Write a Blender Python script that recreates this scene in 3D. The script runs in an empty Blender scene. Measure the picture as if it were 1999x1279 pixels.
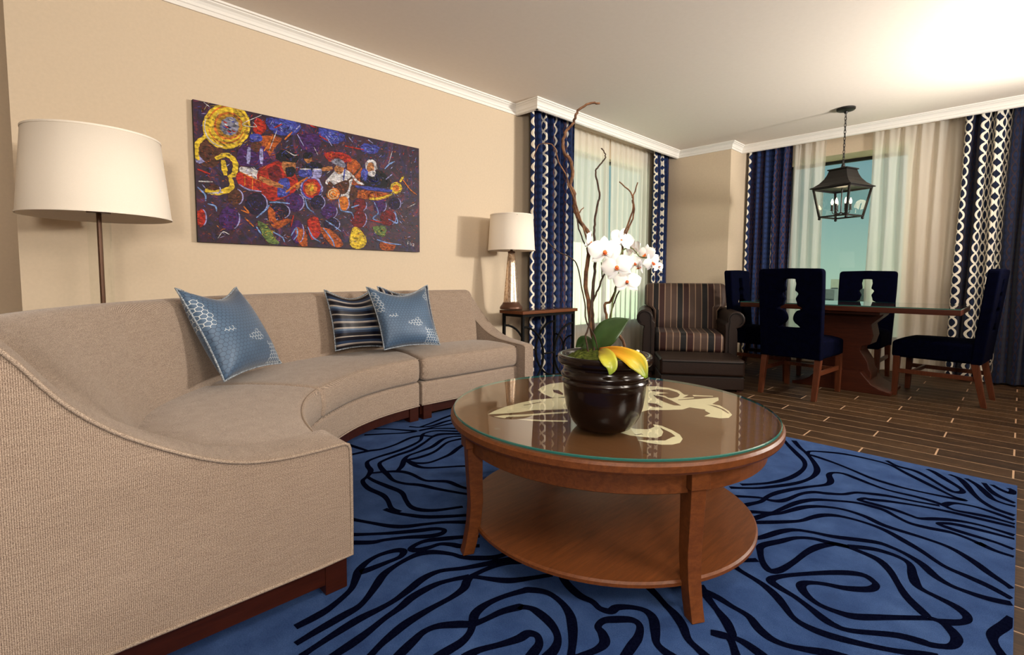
import bpy, bmesh, math, random
from mathutils import Vector, Matrix, Euler
PI = math.pi
R = math.radians
scene = bpy.context.scene
COL = scene.collection

# ------------------------------------------------------------------ camera
cam_d = bpy.data.cameras.new('camera'); cam = bpy.data.objects.new('camera', cam_d); COL.objects.link(cam)
F = 972.38; YAW, PIT, ROL = 0.795477, -0.0692869, 0.0052857
fw = Vector((math.cos(YAW)*math.cos(PIT), math.sin(YAW)*math.cos(PIT), math.sin(PIT)))
rt = fw.cross(Vector((0, 0, 1))).normalized(); up = rt.cross(fw)
rt2 = rt*math.cos(ROL)+up*math.sin(ROL); up2 = -rt*math.sin(ROL)+up*math.cos(ROL)
cam.matrix_world = Matrix(((rt2.x, up2.x, -fw.x, 0), (rt2.y, up2.y, -fw.y, 0), (rt2.z, up2.z, -fw.z, 1.0), (0, 0, 0, 1)))
cam_d.sensor_fit = 'HORIZONTAL'; cam_d.sensor_width = 36.0; cam_d.lens = F*36.0/1999
cam_d.shift_x = -0.0017719*F/1999; cam_d.shift_y = -0.0310375*F/1999
cam_d.clip_start = 0.05; cam_d.clip_end = 2000
scene.camera = cam
# ------------------------------------------------------------------ view
scene.view_settings.view_transform = 'Standard'; scene.view_settings.look = 'None'
scene.view_settings.exposure = 0.0; scene.view_settings.gamma = 1.0
scene.view_settings.use_curve_mapping = False
scene.cycles.max_bounces = 10; scene.cycles.transparent_max_bounces = 16
scene.cycles.use_denoising = True
scene.cycles.caustics_reflective = False; scene.cycles.caustics_refractive = False
scene.cycles.sample_clamp_indirect = 6.0
# ------------------------------------------------------------------ world (evening sky)
w = bpy.data.worlds.new('sky'); scene.world = w; w.use_nodes = True
nt = w.node_tree; nt.nodes.clear()
wo = nt.nodes.new('ShaderNodeOutputWorld'); bg = nt.nodes.new('ShaderNodeBackground')
tc = nt.nodes.new('ShaderNodeTexCoord'); sp = nt.nodes.new('ShaderNodeSeparateXYZ'); rp = nt.nodes.new('ShaderNodeValToRGB')
nt.links.new(tc.outputs['Generated'], sp.inputs[0]); nt.links.new(sp.outputs['Z'], rp.inputs[0])
nt.links.new(rp.outputs[0], bg.inputs[0]); nt.links.new(bg.outputs[0], wo.inputs[0])
e = rp.color_ramp.elements
e[0].position = 0.0; e[0].color = (0.46, 0.58, 0.47, 1)
e[1].position = 0.30; e[1].color = (0.14, 0.27, 0.38, 1)
k = rp.color_ramp.elements.new(0.12); k.color = (0.28, 0.42, 0.42, 1)
bg.inputs[1].default_value = 1.0

def lamp(name, kind, loc, target, energy, color=(1, 1, 1), **kw):
    d = bpy.data.lights.new(name, kind); o = bpy.data.objects.new(name, d); COL.objects.link(o)
    o.location = loc; d.energy = energy; d.color = color
    o.rotation_euler = (Vector(target)-Vector(loc)).to_track_quat('-Z', 'Y').to_euler()
    for a, b in kw.items(): setattr(d, a, b)
    return o
# outdoor sun from behind the building
lamp('sun', 'SUN', (0, 0, 30), (8, 14, 18), 13, (1.0, 0.97, 0.86), angle=0.02)
# added fill lamps out of view, in place of flash bounced off the ceiling
lamp('soft_fill_light', 'AREA', (1.5, -2.1, 2.45), (1.4, 1.9, 0.5), 95, (1.0, 0.90, 0.78), shape='DISK', size=1.1)
lamp('overhead_fill_light', 'AREA', (0.35, 0.15, 2.58), (1.3, 1.5, 0.0), 24, (1.0, 0.91, 0.79), shape='DISK', size=0.8)  # second added fill, overhead and out of view; no fixture here
# photographer's strobe standing to the right, aimed up at the ceiling and the far wall
lamp('strobe_light', 'SPOT', (5.3, -1.35, 1.75), (3.2, 2.4, 2.75), 560, (1.0, 0.95, 0.86), spot_size=R(128), spot_blend=1.0, shadow_soft_size=0.12)
lamp('bounce_light', 'AREA', (4.9, -1.5, 1.9), (4.7, -0.6, 2.63), 100, (1.0, 0.95, 0.87), shape='DISK', size=0.5)
lamp('ceiling_bounce_light', 'AREA', (-0.9, -1.6, 1.6), (0.2, 0.2, 2.63), 85, (1.0, 0.92, 0.82), shape='DISK', size=0.7)  # added fill behind the camera, aimed up to brighten the ceiling

# ------------------------------------------------------------------ node helpers
class NT:
    def __init__(s, name):
        s.m = bpy.data.materials.new(name); s.m.use_nodes = True; s.t = s.m.node_tree; s.t.nodes.clear()
        s.out = s.n('ShaderNodeOutputMaterial')
    def n(s, typ, **kw):
        x = s.t.nodes.new(typ)
        for a, b in kw.items(): setattr(x, a, b)
        return x
    def l(s, a, b): s.t.links.new(a, b)
    def set(s, sock, v):
        if isinstance(v, bpy.types.NodeSocket): s.l(v, sock)
        else: sock.default_value = v
    def math(s, op, a, b=0.0, c=0.0):
        x = s.n('ShaderNodeMath', operation=op)
        s.set(x.inputs[0], a); s.set(x.inputs[1], b)
        if len(x.inputs) > 2: s.set(x.inputs[2], c)
        return x.outputs[0]
    def mix(s, f, a, b, mode='MIX'):
        x = s.n('ShaderNodeMix', data_type='RGBA', blend_type=mode)
        s.set(x.inputs[0], f); s.set(x.inputs[6], a); s.set(x.inputs[7], b)
        return x.outputs[2]
    def ramp(s, f, stops, interp='LINEAR'):
        x = s.n('ShaderNodeValToRGB'); r = x.color_ramp; r.interpolation = interp
        for i, (p, c) in enumerate(stops):
            el = r.elements[i] if i < 2 else r.elements.new(p)
            el.position = p; el.color = c if len(c) == 4 else (*c, 1)
        s.set(x.inputs[0], f); return x.outputs[0]
    def coord(s, kind='Object', scale=(1, 1, 1), rot=(0, 0, 0)):
        t = s.n('ShaderNodeTexCoord'); m = s.n('ShaderNodeMapping')
        s.l(t.outputs[kind], m.inputs[0]); m.inputs['Scale'].default_value = scale; m.inputs['Rotation'].default_value = rot
        return m.outputs[0]
    def noise(s, vec, scale, detail=3, rough=.5, dist=0.0, out=0):
        x = s.n('ShaderNodeTexNoise'); s.set(x.inputs['Vector'], vec); x.inputs['Scale'].default_value = scale
        x.inputs['Detail'].default_value = detail; x.inputs['Roughness'].default_value = rough; x.inputs['Distortion'].default_value = dist
        return x.outputs[out]
    def bsdf(s, color, rough=.5, metal=0.0, spec=.5, bump=None, bstr=.3, bdist=.002, **kw):
        b = s.n('ShaderNodeBsdfPrincipled')
        s.set(b.inputs['Base Color'], color if isinstance(color, bpy.types.NodeSocket) else (*color[:3], 1))
        s.set(b.inputs['Roughness'], rough); s.set(b.inputs['Metallic'], metal); b.inputs['Specular IOR Level'].default_value = spec
        for a, v in kw.items(): s.set(b.inputs[a.replace('_', ' ')], v)
        if bump is not None:
            bp = s.n('ShaderNodeBump'); bp.inputs['Strength'].default_value = bstr; bp.inputs['Distance'].default_value = bdist
            s.l(bump, bp.inputs['Height']); s.l(bp.outputs[0], b.inputs['Normal'])
        s.l(b.outputs[0], s.out.inputs[0]); return b
def simple(name, color, rough=.5, metal=0., spec=.5, **kw):
    s = NT(name); s.bsdf(color, rough, metal, spec, **kw); return s.m
def noisy(name, c1, c2, scale=40, rough=.6, spec=.4, bstr=.2, bdist=.001, stretch=(1, 1, 1), detail=4, **kw):
    s = NT(name); v = s.coord('Object', stretch); f = s.noise(v, scale, detail)
    c = s.ramp(f, [(.3, c1), (.7, c2)]); s.bsdf(c, rough, 0, spec, bump=f, bstr=bstr, bdist=bdist, **kw); return s.m
def wood(name, c1, c2, rough=.35, stretch=(1, 12, 12), scale=6, coat=0.0, spec=.22):
    s = NT(name); v = s.coord('Object', stretch)
    f = s.noise(v, scale, 5, .6, .6); g = s.noise(v, scale*9, 3, .6)
    h = s.math('ADD', s.math('MULTIPLY', f, .7), s.math('MULTIPLY', g, .3))
    c = s.ramp(h, [(.32, c1), (.68, c2)]); s.bsdf(c, rough, 0, spec, bump=g, bstr=.08, bdist=.001, Coat_Weight=coat, Coat_Roughness=.25); return s.m

# ------------------------------------------------------------------ materials
M = {}
M['wall'] = noisy('wall_paint', (.60, .485, .355), (.63, .51, .375), 60, .85, .2, .08)
M['ceil'] = noisy('ceiling_paint', (.80, .72, .64), (.82, .74, .66), 30, .9, .1, .05)
M['trim'] = simple('white_trim_paint', (.80, .77, .72), .45)
s = NT('sofa_tweed')
v = s.coord('Object'); n1 = s.noise(v, 420, 2, .6)
sx = s.n('ShaderNodeSeparateXYZ'); s.l(v, sx.inputs[0]); KW = 2*PI/.0038
wa = s.math('SINE', s.math('MULTIPLY', s.math('ADD', sx.outputs[0], sx.outputs[1]), KW))
wb = s.math('SINE', s.math('MULTIPLY', s.math('ADD', s.math('SUBTRACT', sx.outputs[0], sx.outputs[1]), s.math('MULTIPLY', sx.outputs[2], 1.7)), KW))
wv = s.math('ADD', s.math('MULTIPLY', s.math('ADD', wa, wb), .13), .5)
h2 = s.math('ADD', s.math('MULTIPLY', n1, .55), s.math('MULTIPLY', wv, .45))
big = s.noise(s.coord('Object', (6, 6, 60)), 3, 2)
c = s.ramp(h2, [(.36, (.055, .033, .026)), (.5, (.26, .19, .14)), (.64, (.56, .44, .35))])
c = s.mix(.14, c, s.ramp(big, [(.35, (.22, .15, .11)), (.65, (.46, .36, .27))]))
s.bsdf(c, .9, 0, .15, bump=h2, bstr=.5, bdist=.0015, Sheen_Weight=.2); M['sofa'] = s.m
M['pipe'] = noisy('sofa_piping', (.12, .08, .06), (.50, .40, .31), 500, .85, .2)
M['darkwood'] = wood('dark_mahogany', (.020, .004, .002), (.045, .009, .004), .4)
M['tablewood'] = wood('coffee_table_wood', (.080, .0225, .0055), (.160, .047, .0115), .42, spec=.3)
M['tabletop'] = wood('coffee_table_top_veneer', (.115, .047, .018), (.15, .063, .026), .5, (12, 1, 1))
M['cream'] = simple('cream_inlay', (.90, .78, .54), .5)
M['dwood'] = wood('dining_wood', (.030, .006, .0025), (.065, .014, .005), .4, (12, 1, 12))
M['legwood'] = wood('chair_leg_wood', (.055, .014, .005), (.10, .027, .010), .4, (12, 12, 1))
M['navy'] = noisy('navy_velvet', (.0002, .0004, .0035), (.0005, .001, .0085), 30, .9, .03, .1)
M['iron'] = simple('black_iron', (.003, .0027, .0025), .75, 0, .15)
M['bronze'] = simple('dark_bronze', (.007, .005, .004), .45, .3)
M['brownmetal'] = simple('brown_metal', (.10, .045, .025), .4, .5)
M['leather'] = noisy('brown_leather', (.010, .0042, .0024), (.018, .0075, .0042), 120, .45, .25, .25, .001)
M['shade'] = noisy('linen_shade', (.83, .75, .64), (.88, .80, .70), 200, .9, .1, .1, stretch=(1, 1, 8))
M['pot'] = noisy('brown_glazed_ceramic', (.004, .0018, .0012), (.013, .005, .003), 8, .2, .3, .02, Coat_Weight=.12, Coat_Roughness=.06)
M['bark'] = noisy('willow_bark', (.045, .018, .009), (.22, .10, .045), 60, .7, .3, .5, .002)
M['bark2'] = noisy('thin_dark_twig', (.02, .012, .008), (.07, .035, .02), 60, .7, .3, .3)
M['stem'] = simple('orchid_stem', (.10, .12, .03), .5)
M['moss'] = noisy('moss', (.012, .022, .003), (.11, .13, .022), 90, .95, .1, 1.0, .01)
M['leafg'] = noisy('orchid_leaf_green', (.020, .045, .010), (.035, .075, .018), 12, .35, .5, .05)
s = NT('orchid_leaf_yellow'); v = s.coord('UV'); sx = s.n('ShaderNodeSeparateXYZ'); s.l(v, sx.inputs[0])
nz = s.noise(s.coord('UV', (1, 4, 1)), 3, 3); q = s.math('ADD', sx.outputs[0], s.math('MULTIPLY', s.math('SUBTRACT', nz, .5), .5))
c = s.ramp(q, [(.0, (.45, .12, .02)), (.35, (.75, .36, .02)), (.65, (.72, .50, .03)), (.95, (.20, .30, .03))]); s.bsdf(c, .35); M['leafy'] = s.m
s = NT('orchid_leaf_lime'); v = s.coord('UV', (1, 1, 1)); sx = s.n('ShaderNodeSeparateXYZ'); s.l(v, sx.inputs[0])
c = s.ramp(sx.outputs[0], [(.0, (.45, .30, .02)), (.5, (.50, .48, .04)), (1., (.16, .26, .03))]); s.bsdf(c, .35); M['leafl'] = s.m
M['petal'] = simple('orchid_petal', (.92, .90, .88), .5, Subsurface_Weight=.15)
M['petalb'] = simple('orchid_petal_back', (.75, .70, .52), .5)
M['lip'] = noisy('orchid_lip', (.75, .28, .03), (.55, .06, .05), 150, .5)
M['blackframe'] = simple('black_window_frame', (.01, .01, .01), .5, .3)
M['bulb'] = None
def glassmat(name, tint, edge=False, rough=0.0, ior=1.5, boost=1.0):
    s = NT(name); tr = s.n('ShaderNodeBsdfTransparent'); tr.inputs[0].default_value = (*tint, 1)
    gl = s.n('ShaderNodeBsdfGlossy'); gl.inputs['Roughness'].default_value = rough; gl.inputs['Color'].default_value = (1, 1, 1, 1)
    fr = s.n('ShaderNodeFresnel'); fr.inputs[0].default_value = ior; geo = s.n('ShaderNodeNewGeometry')
    mx = s.n('ShaderNodeMixShader'); f = s.math('MULTIPLY', fr.outputs[0], boost); f = s.math('MINIMUM', f, 1.0); f = s.math('MULTIPLY', f, s.math('SUBTRACT', 1.0, geo.outputs['Backfacing']))
    s.l(f, mx.inputs[0]); s.l(tr.outputs[0], mx.inputs[1]); s.l(gl.outputs[0], mx.inputs[2]); s.l(mx.outputs[0], s.out.inputs[0]); return s.m
M['glass'] = glassmat('clear_glass', (.97, .98, .97))
M['tglass'] = glassmat('table_glass', (.95, .97, .95), boost=1.05)
M['wglass'] = glassmat('window_glass', (.86, .95, .92))
s = NT('glass_edge_green'); b = s.bsdf((.022, .115, .095), .12, 0, .5); M['gedge'] = s.m
s = NT('mercury_glass'); v = s.coord('Object'); nz = s.noise(v, 60, 4, .7); c = s.ramp(nz, [(.36, (.42, .26, .15)), (.5, (.72, .56, .42)), (.8, (.88, .80, .72))])
s.bsdf(c, s.ramp(nz, [(.3, (.32,)*3), (.7, (.18,)*3)]), .85, .5); M['mercury'] = s.m
# sheers
def sheermat(name, col, tr, tl=.4):
    s = NT(name); d = s.n('ShaderNodeBsdfDiffuse'); d.inputs[0].default_value = (*col, 1)
    t = s.n('ShaderNodeBsdfTranslucent'); t.inputs[0].default_value = (*col, 1)
    x = s.n('ShaderNodeBsdfTransparent'); m1 = s.n('ShaderNodeMixShader'); m1.inputs[0].default_value = tl
    m2 = s.n('ShaderNodeMixShader'); m2.inputs[0].default_value = tr
    s.l(d.outputs[0], m1.inputs[1]); s.l(t.outputs[0], m1.inputs[2]); s.l(m1.outputs[0], m2.inputs[1]); s.l(x.outputs[0], m2.inputs[2]); s.l(m2.outputs[0], s.out.inputs[0]); return s.m
M['sheer'] = sheermat('white_sheer', (.90, .86, .78), .34)
# navy drape with white chain and brown lattice; UV in metres along the cloth
def curtainmat(name, period, cols, lattice, kb=1.3):
    s = NT(name); t = s.n('ShaderNodeTexCoord'); sx = s.n('ShaderNodeSeparateXYZ'); s.l(t.outputs['UV'], sx.inputs[0])
    u = s.math('MODULO', s.math('ADD', sx.outputs[0], 10*period), period); vv = sx.outputs[1]
    base = s.ramp(s.noise(s.coord('UV', (4, 30, 1)), 6, 3), [(.3, (.0035*kb, .0075*kb, .028*kb)), (.7, (.008*kb, .019*kb, .070*kb))])
    def chain(u0, A, T, per):
        a = s.math('MULTIPLY', s.math('ABSOLUTE', s.math('SINE', s.math('MULTIPLY', vv, PI/per))), A)
        d = s.math('ABSOLUTE', s.math('SUBTRACT', s.math('ABSOLUTE', s.math('SUBTRACT', u, u0)), a))
        return s.math('LESS_THAN', d, T)
    c = base
    # faint blue dots
    dx = s.math('SUBTRACT', s.math('MODULO', s.math('MULTIPLY', u, 25), 1.0), .5); dy = s.math('SUBTRACT', s.math('MODULO', s.math('MULTIPLY', vv, 16), 1.0), .5)
    dd = s.math('ADD', s.math('MULTIPLY', dx, dx), s.math('MULTIPLY', dy, dy))
    c = s.mix(s.math('MULTIPLY', s.math('LESS_THAN', dd, .11), .55), c, (.013*kb, .034*kb, .125*kb, 1))
    for u0, A in lattice:
        c = s.mix(s.math('MULTIPLY', chain(u0, A, .0035, .11), .85), c, (.075*kb, .028*kb, .018*kb, 1))
    for u0 in cols:
        c = s.mix(chain(u0, .035, .0115, .105), c, (.80, .74, .62, 1))
    s.bsdf(c, .75, 0, .2, Sheen_Weight=.1); return s.m
M['drape'] = curtainmat('navy_chain_drape', .42, [.05], [(.16, .02), (.20, .02), (.33, .02), (.37, .02)])
M['drape2'] = curtainmat('navy_chain_drape_dense', 1.9, [.04, .30, .39, .48, .57, .66, 1.35], [(.10, .02), (.17, .02), (.23, .02), (.78, .02), (.86, .02), (.98, .02), (1.06, .02), (1.2, .02), (1.5, .02), (1.6, .02)], .42)  # dimmer light on this drape is put into its darker base colour
M['drape4'] = curtainmat('navy_chain_drape_corner', .56, [.03, .42, .50], [(.15, .02), (.21, .02), (.3, .02)])
def drape_dark():
    return curtainmat('navy_lattice_drape', .62, [.0], [(.08, .02), (.12, .02), (.3, .02), (.34, .02), (.38, .02)])
M['drape3'] = drape_dark()
# floor planks
s = NT('wood_look_floor_planks'); t = s.n('ShaderNodeTexCoord'); sx = s.n('ShaderNodeSeparateXYZ'); s.l(t.outputs['Object'], sx.inputs[0])
PW, PL = .1547, .950
ux = s.math('DIVIDE', s.math('SUBTRACT', sx.outputs[0], 3.523), PW); row = s.math('FLOOR', ux); fx = s.math('SUBTRACT', ux, row)
uy = s.math('DIVIDE', s.math('SUBTRACT', sx.outputs[1], s.math('ADD', -.02, s.math('MULTIPLY', row, .3167))), PL); cl = s.math('FLOOR', uy); fy = s.math('SUBTRACT', uy, cl)
ex = s.math('MULTIPLY', s.math('MINIMUM', fx, s.math('SUBTRACT', 1.0, fx)), PW); ey = s.math('MULTIPLY', s.math('MINIMUM', fy, s.math('SUBTRACT', 1.0, fy)), PL)
gx = s.math('MULTIPLY', s.math('LESS_THAN', ex, .0026), .75); gy = s.math('LESS_THAN', ey, .0040)
grout = s.math('MAXIMUM', gx, gy)
cb = s.n('ShaderNodeCombineXYZ'); s.l(row, cb.inputs[0]); s.l(cl, cb.inputs[1]); wn = s.n('ShaderNodeTexWhiteNoise'); s.l(cb.outputs[0], wn.inputs['Vector'])
ad = s.n('ShaderNodeVectorMath', operation='ADD'); sc_ = s.n('ShaderNodeVectorMath', operation='SCALE'); s.l(wn.outputs['Color'], sc_.inputs[0]); sc_.inputs['Scale'].default_value = 7
s.l(s.coord('Object', (14, 1.2, 1)), ad.inputs[0]); s.l(sc_.outputs[0], ad.inputs[1])
g1 = s.noise(ad.outputs[0], 3.0, 6, .65, 1.2)
c = s.ramp(g1, [(.32, (.010, .0045, .002)), (.5, (.036, .017, .007)), (.68, (.085, .045, .019))])
c = s.mix(.42, c, s.ramp(wn.outputs['Value'], [(0, (.012, .006, .0035)), (1, (.075, .040, .017))]))
c = s.mix(grout, c, (.40, .26, .165, 1))
s.bsdf(c, .5, 0, .17, bump=g1, bstr=.15, bdist=.001); M['floor'] = s.m
# rug
s = NT('blue_rug_pile'); v = s.coord('Object'); a = s.noise(v, 7, 4, .6); b_ = s.noise(s.coord('Object', (1, 3, 1)), 240, 3, .7)
f = s.math('ADD', s.math('MULTIPLY', a, .45), s.math('MULTIPLY', b_, .55))
c = s.ramp(f, [(.33, (.010, .030, .110)), (.5, (.024, .062, .185)), (.68, (.060, .120, .29))])
s.bsdf(c, 1.0, 0, .03, bump=b_, bstr=.7, bdist=.004, Sheen_Weight=.04); M['rug'] = s.m
M['rugline'] = noisy('rug_navy_line', (.0008, .0012, .006), (.0025, .0035, .013), 200, 1.0, 0.0, .6, .003)
# stripes
def stripemat(name, axis, period, bands, kind='UV', rough=.6, thin=None):
    s = NT(name); t = s.n('ShaderNodeTexCoord'); sx = s.n('ShaderNodeSeparateXYZ'); s.l(t.outputs[kind], sx.inputs[0])
    u = s.math('MODULO', s.math('ADD', s.math('DIVIDE', sx.outputs[axis], period), 20.0), 1.0)
    c = s.ramp(u, bands, 'CONSTANT'); nz = s.noise(s.coord('Object'), 300, 2)
    c = s.mix(.35, c, s.ramp(nz, [(.3, (.3, .3, .3)), (.7, (.85, .85, .85))]), 'MULTIPLY'); s.bsdf(c, rough, 0, .3, Sheen_Weight=.02); return s.m
_b = []
P4 = [(.030, .006, .004), (.0035, .002, .0025), (.062, .033, .023), (.072, .040, .028)]
for i in range(4):
    _b += [(i*.25, P4[i]), (i*.25+.213, (.27, .175, .115))]
M['chairstripe'] = stripemat('armchair_stripe', 0, .26, [(p, c_) for p, c_ in _b])
dk, nv, lt, gr = (.006, .006, .014), (.02, .04, .09), (.42, .38, .34), (.14, .12, .12)
M['pstripe'] = stripemat('navy_cream_stripe', 1, .16, [(0, dk), (.12, gr), (.16, lt), (.22, nv), (.34, dk), (.5, lt), (.55, dk), (.7, nv), (.8, (.10, .16, .26)), (.88, lt), (.95, dk)], rough=.35)
M['pstripe2'] = stripemat('navy_cream_stripe_side', 0, .16, [(0, dk), (.12, gr), (.16, lt), (.22, nv), (.34, dk), (.5, lt), (.55, dk), (.7, nv), (.8, (.10, .16, .26)), (.88, lt), (.95, dk)], rough=.35)
# hexagon embroidered satin
s = NT('blue_hexagon_satin'); t = s.n('ShaderNodeTexCoord'); sx = s.n('ShaderNodeSeparateXYZ'); s.l(t.outputs['UV'], sx.inputs[0])
HS = 44.0
px = s.math('MULTIPLY', sx.outputs[0], HS); py = s.math('MULTIPLY', sx.outputs[1], HS); S3 = math.sqrt(3)
def hexd(ox, oy):
    ax = s.math('SUBTRACT', s.math('MODULO', s.math('ADD', px, ox), 1.0), .5); ay = s.math('SUBTRACT', s.math('MODULO', s.math('ADD', py, oy), S3), S3/2)
    ax = s.math('ABSOLUTE', ax); ay = s.math('ABSOLUTE', ay)
    return s.math('MAXIMUM', ax, s.math('ADD', s.math('MULTIPLY', ax, .5), s.math('MULTIPLY', ay, S3/2)))
hd = s.math('MINIMUM', hexd(0, 0), hexd(.5, S3/2))
line = s.math('GREATER_THAN', hd, .44)
base = s.ramp(s.noise(s.coord('UV', (1, 1, 1)), 3, 2), [(.3, (.045, .085, .15)), (.7, (.085, .15, .25))])
silver = s.math('GREATER_THAN', s.noise(s.coord('UV'), 4.2, 2, .5, .4), .54)
lc = s.mix(silver, (.03, .055, .10, 1), (.55, .60, .62, 1))
c = s.mix(line, base, lc)
s.bsdf(c, .46, .1, .45, bump=line, bstr=.3, bdist=.001, Sheen_Weight=.2); M['hexa'] = s.m
M['cord'] = noisy('braided_cord', (.02, .03, .05), (.45, .50, .55), 160, .6)
# painting ground
s = NT('abstract_paint_ground'); v = s.coord('Object'); d1 = s.noise(v, 5.5, 6, .65, 2.2); d2 = s.noise(s.coord('Object', (1.2, 1, 1), (0, .6, 0)), 3.2, 5, .6, 3.0)
c = s.ramp(d1, [(.30, (.003, .002, .006)), (.41, (.018, .004, .030)), (.47, (.005, .003, .009)), (.53, (.055, .005, .012)), (.58, (.010, .005, .045)), (.64, (.20, .018, .006)), (.70, (.03, .028, .20)), (.80, (.40, .10, .02))])
c2 = s.ramp(d2, [(.35, (.004, .003, .009)), (.48, (.03, .006, .02)), (.56, (.008, .005, .014)), (.62, (.018, .015, .11)), (.70, (.25, .035, .008)), (.8, (.15, .15, .38))])
s.bsdf(s.mix(.45, c, c2), .5, 0, .25, bump=d1, bstr=.4, bdist=.002); M['art'] = s.m
ARTC = {'yellow': (.72, .50, .03), 'gold': (.42, .23, .02), 'orange': (.62, .17, .02), 'orange2': (.42, .09, .015), 'red': (.42, .02, .01), 'darkred': (.16, .01, .012), 'blue': (.045, .06, .36),
        'ltblue': (.18, .30, .62), 'lilac': (.33, .32, .62), 'purple': (.055, .012, .11), 'night': (.012, .006, .03), 'black': (.006, .006, .009), 'brown': (.085, .03, .016), 'white': (.62, .60, .62), 'cream': (.7, .5, .3),
        'grey': (.22, .22, .30), 'skin': (.44, .17, .055), 'green': (.12, .18, .05)}
for k_, c_ in ARTC.items():
    M['art_'+k_] = noisy('paint_'+k_, tuple(x*.14 for x in c_), tuple(min(1, x*1.25) for x in c_), 45, .55, .2, .6, .001, stretch=(1, 1, 2), detail=6)
s = NT('glowing_bulb'); em = s.n('ShaderNodeEmission'); em.inputs[0].default_value = (1, .80, .50, 1); em.inputs[1].default_value = 9; s.l(em.outputs[0], s.out.inputs[0]); M['bulb'] = s.m

# ------------------------------------------------------------------ mesh helpers
def obj(name, bm, mat, parent=None, smooth=False, bevel=0, segs=2, subsurf=0, ang=40):
    me = bpy.data.meshes.new(name); bmesh.ops.recalc_face_normals(bm, faces=bm.faces); bm.to_mesh(me); bm.free()
    mats = mat if isinstance(mat, (list, tuple)) else [mat]
    for m_ in mats: me.materials.append(m_ if not isinstance(m_, str) else M[m_])
    o = bpy.data.objects.new(name, me); COL.objects.link(o)
    if parent is not None: o.parent = parent
    if smooth:
        for p in me.polygons: p.use_smooth = True
    if bevel:
        b = o.modifiers.new('bevel', 'BEVEL'); b.width = bevel; b.segments = segs; b.limit_method = 'ANGLE'; b.angle_limit = R(ang)
        for p in me.polygons: p.use_smooth = True
        wn_ = o.modifiers.new('wn', 'WEIGHTED_NORMAL'); wn_.keep_sharp = True
    if subsurf:
        b = o.modifiers.new('sub', 'SUBSURF'); b.levels = subsurf; b.render_levels = subsurf
    return o
def tag(o, label, cat, group=None, kind=None):
    o['label'] = label; o['category'] = cat
    if group: o['group'] = group
    if kind: o['kind'] = kind
    return o
def thing(name, label, cat, loc=(0, 0, 0), rz=0, group=None):
    o = bpy.data.objects.new(name, None); COL.objects.link(o); o.location = loc; o.rotation_euler = (0, 0, rz); o.empty_display_size = .1
    return tag(o, label, cat, group)
def struct(name, bm, mat, **kw):
    o = obj(name, bm, mat, **kw)
    if kw.get('parent') is None: o['kind'] = 'structure'
    return o
def box(bm, x0, x1, y0, y1, z0, z1, mi=0):
    vs = [bm.verts.new((x, y, z)) for z in (z0, z1) for y in (y0, y1) for x in (x0, x1)]
    for f in ((0, 2, 3, 1), (4, 5, 7, 6), (0, 1, 5, 4), (2, 6, 7, 3), (0, 4, 6, 2), (1, 3, 7, 5)):
        q = bm.faces.new([vs[i] for i in f]); q.material_index = mi
    return vs
def B(*a):
    bm = bmesh.new(); box(bm, *a); return bm
def loft(bm, rings, closed=True, cap=True, mi=0, loop=False):
    R_ = [[bm.verts.new(p) for p in r] for r in rings]; n = len(R_[0]); m = len(R_)
    for i in range(m if loop else m-1):
        A_, B_ = R_[i], R_[(i+1) % m]
        for j in range(n if closed else n-1):
            f = bm.faces.new((A_[j], A_[(j+1) % n], B_[(j+1) % n], B_[j])); f.material_index = mi
    if cap and closed and not loop:
        bm.faces.new(R_[0][::-1]).material_index = mi; bm.faces.new(R_[-1]).material_index = mi
    return R_
def lathe(bm, prof, cx=0, cy=0, n=48, mi=0, cap=True):
    rings = []
    for r, z in prof: rings.append([(cx+r*math.cos(2*PI*i/n), cy+r*math.sin(2*PI*i/n), z) for i in range(n)])
    return loft(bm, rings, True, cap, mi)
def LB(prof, cx=0, cy=0, n=48, cap=True):
    bm = bmesh.new(); lathe(bm, prof, cx, cy, n, 0, cap); return bm
def smooth_path(pts, sub=4, closed=False):
    P = [Vector(p) for p in pts]; out = []; n = len(P)
    rng = range(n if closed else n-1)
    for i in rng:
        p0 = P[(i-1) % n] if (closed or i > 0) else P[0]*2-P[1]; p1 = P[i]; p2 = P[(i+1) % n]; p3 = P[(i+2) % n] if (closed or i+2 < n) else P[-1]*2-P[-2]
        for k_ in range(sub):
            t = k_/sub; out.append(.5*((2*p1)+(-p0+p2)*t+(2*p0-5*p1+4*p2-p3)*t*t+(-p0+3*p1-3*p2+p3)*t**3))
    if not closed: out.append(P[-1])
    return out
def tube(bm, pts, r, n=8, r2=None, closed=False, mi=0):
    P = [Vector(p) for p in pts]; m = len(P); rings = []; prev = None
    for i, p in enumerate(P):
        if closed: t = (P[(i+1) % m]-P[i-1])
        else: t = P[min(i+1, m-1)]-P[max(i-1, 0)]
        if t.length < 1e-9: t = Vector((0, 0, 1))
        t.normalize()
        if prev is None:
            a = Vector((0, 0, 1)) if abs(t.z) < .9 else Vector((1, 0, 0)); u = t.cross(a).normalized()
        else:
            u = prev-t*prev.dot(t)
            u = u.normalized() if u.length > 1e-6 else t.cross(Vector((1, .3, .2))).normalized()
        prev = u; v_ = t.cross(u); rr = r if r2 is None else r+(r2-r)*i/(m-1)
        rings.append([p+(u*math.cos(2*PI*k_/n)+v_*math.sin(2*PI*k_/n))*rr for k_ in range(n)])
    return loft(bm, rings, True, not closed, mi, loop=closed)
def TB(pts, r, n=8, r2=None, closed=False):
    bm = bmesh.new(); tube(bm, pts, r, n, r2, closed); return bm
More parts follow.
